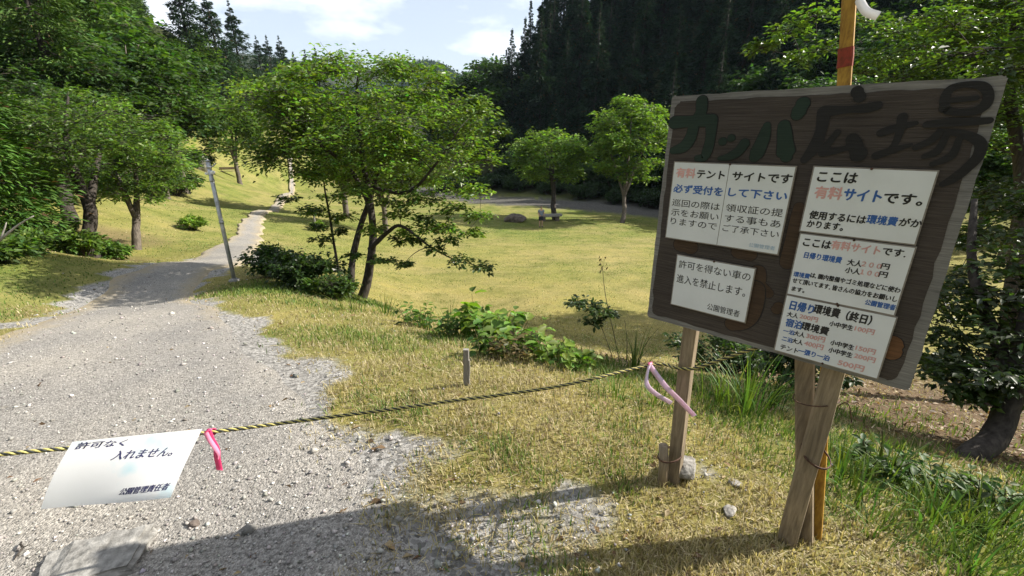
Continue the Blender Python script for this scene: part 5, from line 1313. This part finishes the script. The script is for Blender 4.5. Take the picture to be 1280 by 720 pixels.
# ------------------------------------------------------------------ person and bench on the far field
def skin_mesh(name, verts, edges, radii, root, sub=2):
    me = bpy.data.meshes.new(name); me.from_pydata(verts, edges, []); me.update()
    o = bpy.data.objects.new(name, me); COL.objects.link(o)
    o.modifiers.new("s", 'SKIN'); sv = me.skin_vertices[0].data
    for i, r in enumerate(radii): sv[i].radius = r if isinstance(r, tuple) else (r, r)
    sv[root].use_root = True
    m = o.modifiers.new("d", 'SUBSURF'); m.levels = sub; m.render_levels = sub
    out = bpy.data.meshes.new_from_object(o.evaluated_get(bpy.context.evaluated_depsgraph_get()))
    bpy.data.objects.remove(o); out.name = name
    for p_ in out.polygons: p_.use_smooth = True
    return out
def person():
    b = base_at(676, 287, 33.5)
    root = empty("person", tuple(b), math.radians(15)); tag(root, "person in blue-grey shirt and navy shorts standing on the shaded far field", "person")
    skin = plain_mat("skin", (.42, .26, .19), .6); shirt = plain_mat("blue_grey_cloth", (.16, .19, .25), .85); navy = plain_mat("navy_cloth", (.018, .022, .045), .85); hair = plain_mat("black_hair", (.012, .01, .01), .6)
    V = [(0, 0, .92), (0, .01, 1.12), (0, .01, 1.34), (0, .0, 1.46), (0, -.015, 1.53), (0, -.02, 1.62), (0, -.015, 1.70)]
    E = [(0, 1), (1, 2), (2, 3), (3, 4), (4, 5), (5, 6)]; R = [(.15, .11), (.14, .10), (.16, .105), (.06, .06), (.055, .06), (.078, .095), (.06, .07)]
    def chain(start, pts_, rad):
        k = start
        for p_, r in zip(pts_, rad): V.append(p_); R.append(r); E.append((k, len(V) - 1)); k = len(V) - 1
        return k
    for s in (-1, 1):
        chain(0, [(s * .09, 0, .86), (s * .10, -.02 * s, .50), (s * .10, .02, .10), (s * .105, -.02, .035), (s * .12, -.13, .03)], [.088, .062, .042, .04, .032])
        w = chain(2, [(s * .17, .01, 1.36), (s * .24, .02, 1.10), (s * .20, -.17, .98), (s * .17, -.24, 1.0)], [.06, .042, .034, .03])
        for f_ in range(4): chain(w, [(s * (.16 - .012 * f_), -.29, 1.015 - .016 * f_), (s * (.145 - .012 * f_), -.325, .995 - .016 * f_)], [.010, .008])
        chain(w, [(s * .135, -.26, 1.03), (s * .125, -.285, 1.035)], [.011, .009])
    reg(root, link("body", skin_mesh("body", V, E, R, 0), skin, root))
    sh = skin_mesh("shirt", [(0, 0, .90), (0, .01, 1.12), (0, .01, 1.35), (0, .005, 1.44), (-.18, .01, 1.37), (-.235, .018, 1.18), (.18, .01, 1.37), (.235, .018, 1.18)], [(0, 1), (1, 2), (2, 3), (2, 4), (4, 5), (2, 6), (6, 7)], [(.175, .135), (.165, .125), (.185, .13), (.085, .08), (.08, .075), (.07, .065), (.08, .075), (.07, .065)], 1)
    link("shirt", sh, shirt, root)
    so = skin_mesh("shorts", [(0, 0, .94), (0, 0, .86), (-.10, 0, .74), (-.11, -.01, .52), (.10, 0, .74), (.11, -.01, .52)], [(0, 1), (1, 2), (2, 3), (1, 4), (4, 5)], [(.17, .13), (.17, .13), (.11, .11), (.10, .095), (.11, .11), (.10, .095)], 0)
    link("shorts", so, navy, root)
    link("hair", skin_mesh("hair", [(0, .0, 1.66), (0, .005, 1.72)], [(0, 1)], [(.092, .105), (.075, .085)], 0), hair, root)
    for s in (-1, 1):
        link("shoe", skin_mesh("shoe", [(s * .105, .02, .04), (s * .115, -.08, .035), (s * .12, -.16, .03)], [(0, 1), (1, 2)], [(.05, .045), (.052, .042), (.045, .032)], 0), navy, root)
    root.scale = (.96, .96, .96)
person()
b = base_at(688, 271, 36.8)
bench = empty("stone_bench", tuple(b), .15); tag(bench, "pale stone bench beside the field tree in front of the stream", "bench")
beam("seat", (-.95, 0, .50), (.95, 0, .50), .62, .2, M['rock'], bench, 1, .008, 31, 6, side=(0, 1, 0))
for s in (-1, 1): beam("leg", (s * .6, 0, -.2), (s * .6, 0, .435), .3, .45, M['darkrock'], bench, .95, .006, 33 + s, 4)
b = base_at(288, 224, 52)
tb = empty("wooden_bench", tuple(b), .3); tag(tb, "dark wooden bench far away at the forest edge beyond the metal pole", "bench")
beam("seat", (-1, 0, .45), (1, 0, .45), .45, .06, M['post'], tb, 1, .002, 41, 4, side=(0, 1, 0)); beam("backrest", (-1, .22, .75), (1, .22, .75), .06, .3, M['post'], tb, 1, .002, 42, 4, side=(0, 1, 0))
for x_ in (-.8, .8): beam("leg", (x_, .02, -.1), (x_, .02, .42), .08, .4, M['post'], tb, 1, .002, 43, 3); beam("back_support", (x_, .26, .2), (x_, .27, .9), .06, .05, M['post'], tb, 1, .002, 44, 3)

# ------------------------------------------------------------------ ground cover: gravel, grass, litter
def polar(rng, n, r0, r1, half=66):
    r = np.exp(rng.uniform(math.log(r0), math.log(r1), n)); a = np.radians(rng.uniform(-half, half, n))
    return r * np.sin(a), r * np.cos(a), r
def gravel_stones():
    rng = np.random.default_rng(700)
    x, y, r = polar(rng, 66000, .75, 11)
    ga_, sh_, gg_, li_ = masks(x, y)
    keep = rng.uniform(size=len(x)) < ga_ ** 1.5 * .42 + .012 * (li_ < .3)
    x, y, r = x[keep], y[keep], r[keep]; n = len(x)
    s = np.exp(rng.normal(math.log(.0040), .45, n)) * (1 + .10 * r); big = rng.uniform(size=n) < .02; s[big] *= 2.4
    V0 = np.array([(1, 0, 0), (-1, 0, 0), (0, 1, 0), (0, -1, 0), (0, 0, 1), (0, 0, -1.0)])
    F0 = np.array([[0, 2, 4], [2, 1, 4], [1, 3, 4], [3, 0, 4], [2, 0, 5], [1, 2, 5], [3, 1, 5], [0, 3, 5]])
    V = V0[None] * rng.uniform(.6, 1.25, (n, 6, 1)) + rng.normal(size=(n, 6, 3)) * .22
    V[:, :, 2] *= rng.uniform(.45, .85, (n, 1)); a = rng.uniform(0, 6.28, n); c, q = np.cos(a)[:, None], np.sin(a)[:, None]
    Vx = V[..., 0] * c - V[..., 1] * q; Vy = V[..., 0] * q + V[..., 1] * c
    V = np.stack([Vx, Vy, V[..., 2]], -1) * s[:, None, None]
    V += np.stack([x, y, ground_z(x, y) + .010 + .0035 * np.maximum(0, r - 4) + s * .15], -1)[:, None, :]
    t = rng.normal(size=(n, 1)); col = .31 * np.exp(.32 * t) * np.array([[1, .965, .92]]) * (1 + rng.normal(size=(n, 3)) * .035)
    col = np.clip(col, .09, .68)
    o = link("gravel", mk_mesh("gravel", V.reshape(-1, 3), (np.arange(n)[:, None, None] * 6 + F0[None]).reshape(-1, 3), np.repeat(col, 6, axis=0)), M['stone'])
    tag(o, "loose grey gravel scattered over the road and its verge", "gravel", kind="stuff")
gravel_stones()
def blades(name, n, r0, r1, seed, label, wmul=1.0, hmul=1.0, thin=1.0, half=66):
    rng = np.random.default_rng(seed); x, y, r = polar(rng, n, r0, r1, half)
    ga_, sh_, gg_, li_ = masks(x, y)
    clump = fbm(x, y, 5.0, 61, 2)
    keep = rng.uniform(size=n) < (1 - ga_) ** 1.6 * (1 - sh_) * (1 - .82 * li_) * (.35 + 1.2 * clump) * thin
    x, y, r, gg_, clump = x[keep], y[keep], r[keep], gg_[keep], clump[keep]; n = len(x)
    gmix = gg_ + 1.1 * (fbm(x, y, 1.6, 63) - .5) + .15 * rng.normal(size=n)
    green = gmix > np.where(r < 6, .52, .48)
    h = rng.uniform(.018, .05, n) * hmul * (1 + .5 * np.clip(gg_, 0, 1)) * (.6 + .8 * clump) * np.where(green, 1.1, .85)
    flat = rng.uniform(size=n) < np.where(green, .15, .5)
    a = rng.uniform(0, 6.28, n); d = np.stack([np.cos(a), np.sin(a), np.zeros(n)], -1); sd = np.stack([-np.sin(a), np.cos(a), np.zeros(n)], -1)
    reach = h * np.where(flat, rng.uniform(1.0, 2.2, n), rng.uniform(.1, .8, n)); hz = h * np.where(flat, rng.uniform(.08, .4, n), 1)
    w = (.0016 * wmul * (1 + .22 * r) * rng.uniform(.7, 1.5, n))[:, None]
    P = np.stack([x, y, ground_z(x, y) - .002], -1); up = np.array([0, 0, 1.0])
    m = P + d * (reach * .4)[:, None] + up * (hz * .65)[:, None]; t = P + d * reach[:, None] + up * hz[:, None]
    V = np.stack([P - sd * w, P + sd * w, m + sd * w * .8, m - sd * w * .8, t], 1)
    F = (np.arange(n)[:, None, None] * 5 + np.array([[0, 1, 2], [0, 2, 3], [3, 2, 4]])[None]).reshape(-1, 3)
    pal_g = np.array([(.09, .165, .03), (.13, .205, .04), (.18, .23, .055), (.07, .12, .025)]); pal_d = np.array([(.40, .335, .19), (.50, .43, .275), (.32, .27, .135), (.23, .18, .10), (.36, .32, .16)])
    col = np.where(green[:, None], pal_g[rng.integers(0, 4, n)], pal_d[rng.integers(0, 5, n)]) * rng.uniform(.75, 1.2, (n, 1))
    o = link(name, mk_mesh(name, V.reshape(-1, 3), F, np.repeat(col, 5, axis=0)), M['grass'])
    tag(o, label, "grass", kind="stuff")
blades("near_grass", 230000, .75, 9, 710, "short dry and green grass on the near verge and bank")
blades("lawn_grass", 110000, 7, 42, 711, "mown yellowing lawn grass on the field", 1.2, .55, half=52)
def litter():
    rng = np.random.default_rng(720); n = 26000
    x, y, r = polar(rng, n, 1.2, 15); ga_, sh_, gg_, li_ = masks(x, y)
    k = rng.uniform(size=n) < li_ * .9 + .02; x, y, r = x[k], y[k], r[k]; n = len(x); g = Geo()
    P = np.stack([x, y, ground_z(x, y) + .006], -1)
    pal = np.array([(.20, .13, .07), (.30, .21, .12), (.11, .07, .04), (.36, .28, .17), (.16, .09, .05)])
    leaves(g, P, rng.normal(size=(n, 3)) * [1, 1, .15], rng.normal(size=(n, 3)) * .35 + [0, 0, 1], rng.uniform(.025, .055, n) * (1 + .06 * r), rng.uniform(.012, .03, n) * (1 + .06 * r), pal[rng.integers(0, 5, n)] * rng.uniform(.7, 1.2, (n, 1)))
    tag(geo_obj("leaf_litter", g, M['grass'], smooth_shade=False), "brown fallen leaves on the shaded ground under the trees", "leaf litter", kind="stuff")
litter()

# ------------------------------------------------------------------ the air
hz_lo = float(GZ.min()) - 1.0; hz_hi = float(GZ.max()) + 30
bm = bmesh.new(); bmesh.ops.create_cube(bm, size=1)
for v in bm.verts: v.co = (v.co.x * 1960, v.co.y * 1560 + 252, hz_lo + (v.co.z + .5) * (hz_hi - hz_lo))
me = bpy.data.meshes.new("haze"); bm.to_mesh(me); bm.free()
hm = bpy.data.materials.new("thin_haze"); hm.use_nodes = True; hn = hm.node_tree.nodes; hn.remove(hn["Principled BSDF"])
pv = hn.new("ShaderNodeVolumePrincipled"); pv.inputs["Color"].default_value = (.62, .80, 1.0, 1); pv.inputs["Density"].default_value = .0001
hm.node_tree.links.new(pv.outputs[0], hn["Material Output"].inputs["Volume"])
hz = link("haze", me, hm); tag(hz, "thin bluish air in front of the distant hill", "haze", kind="stuff")
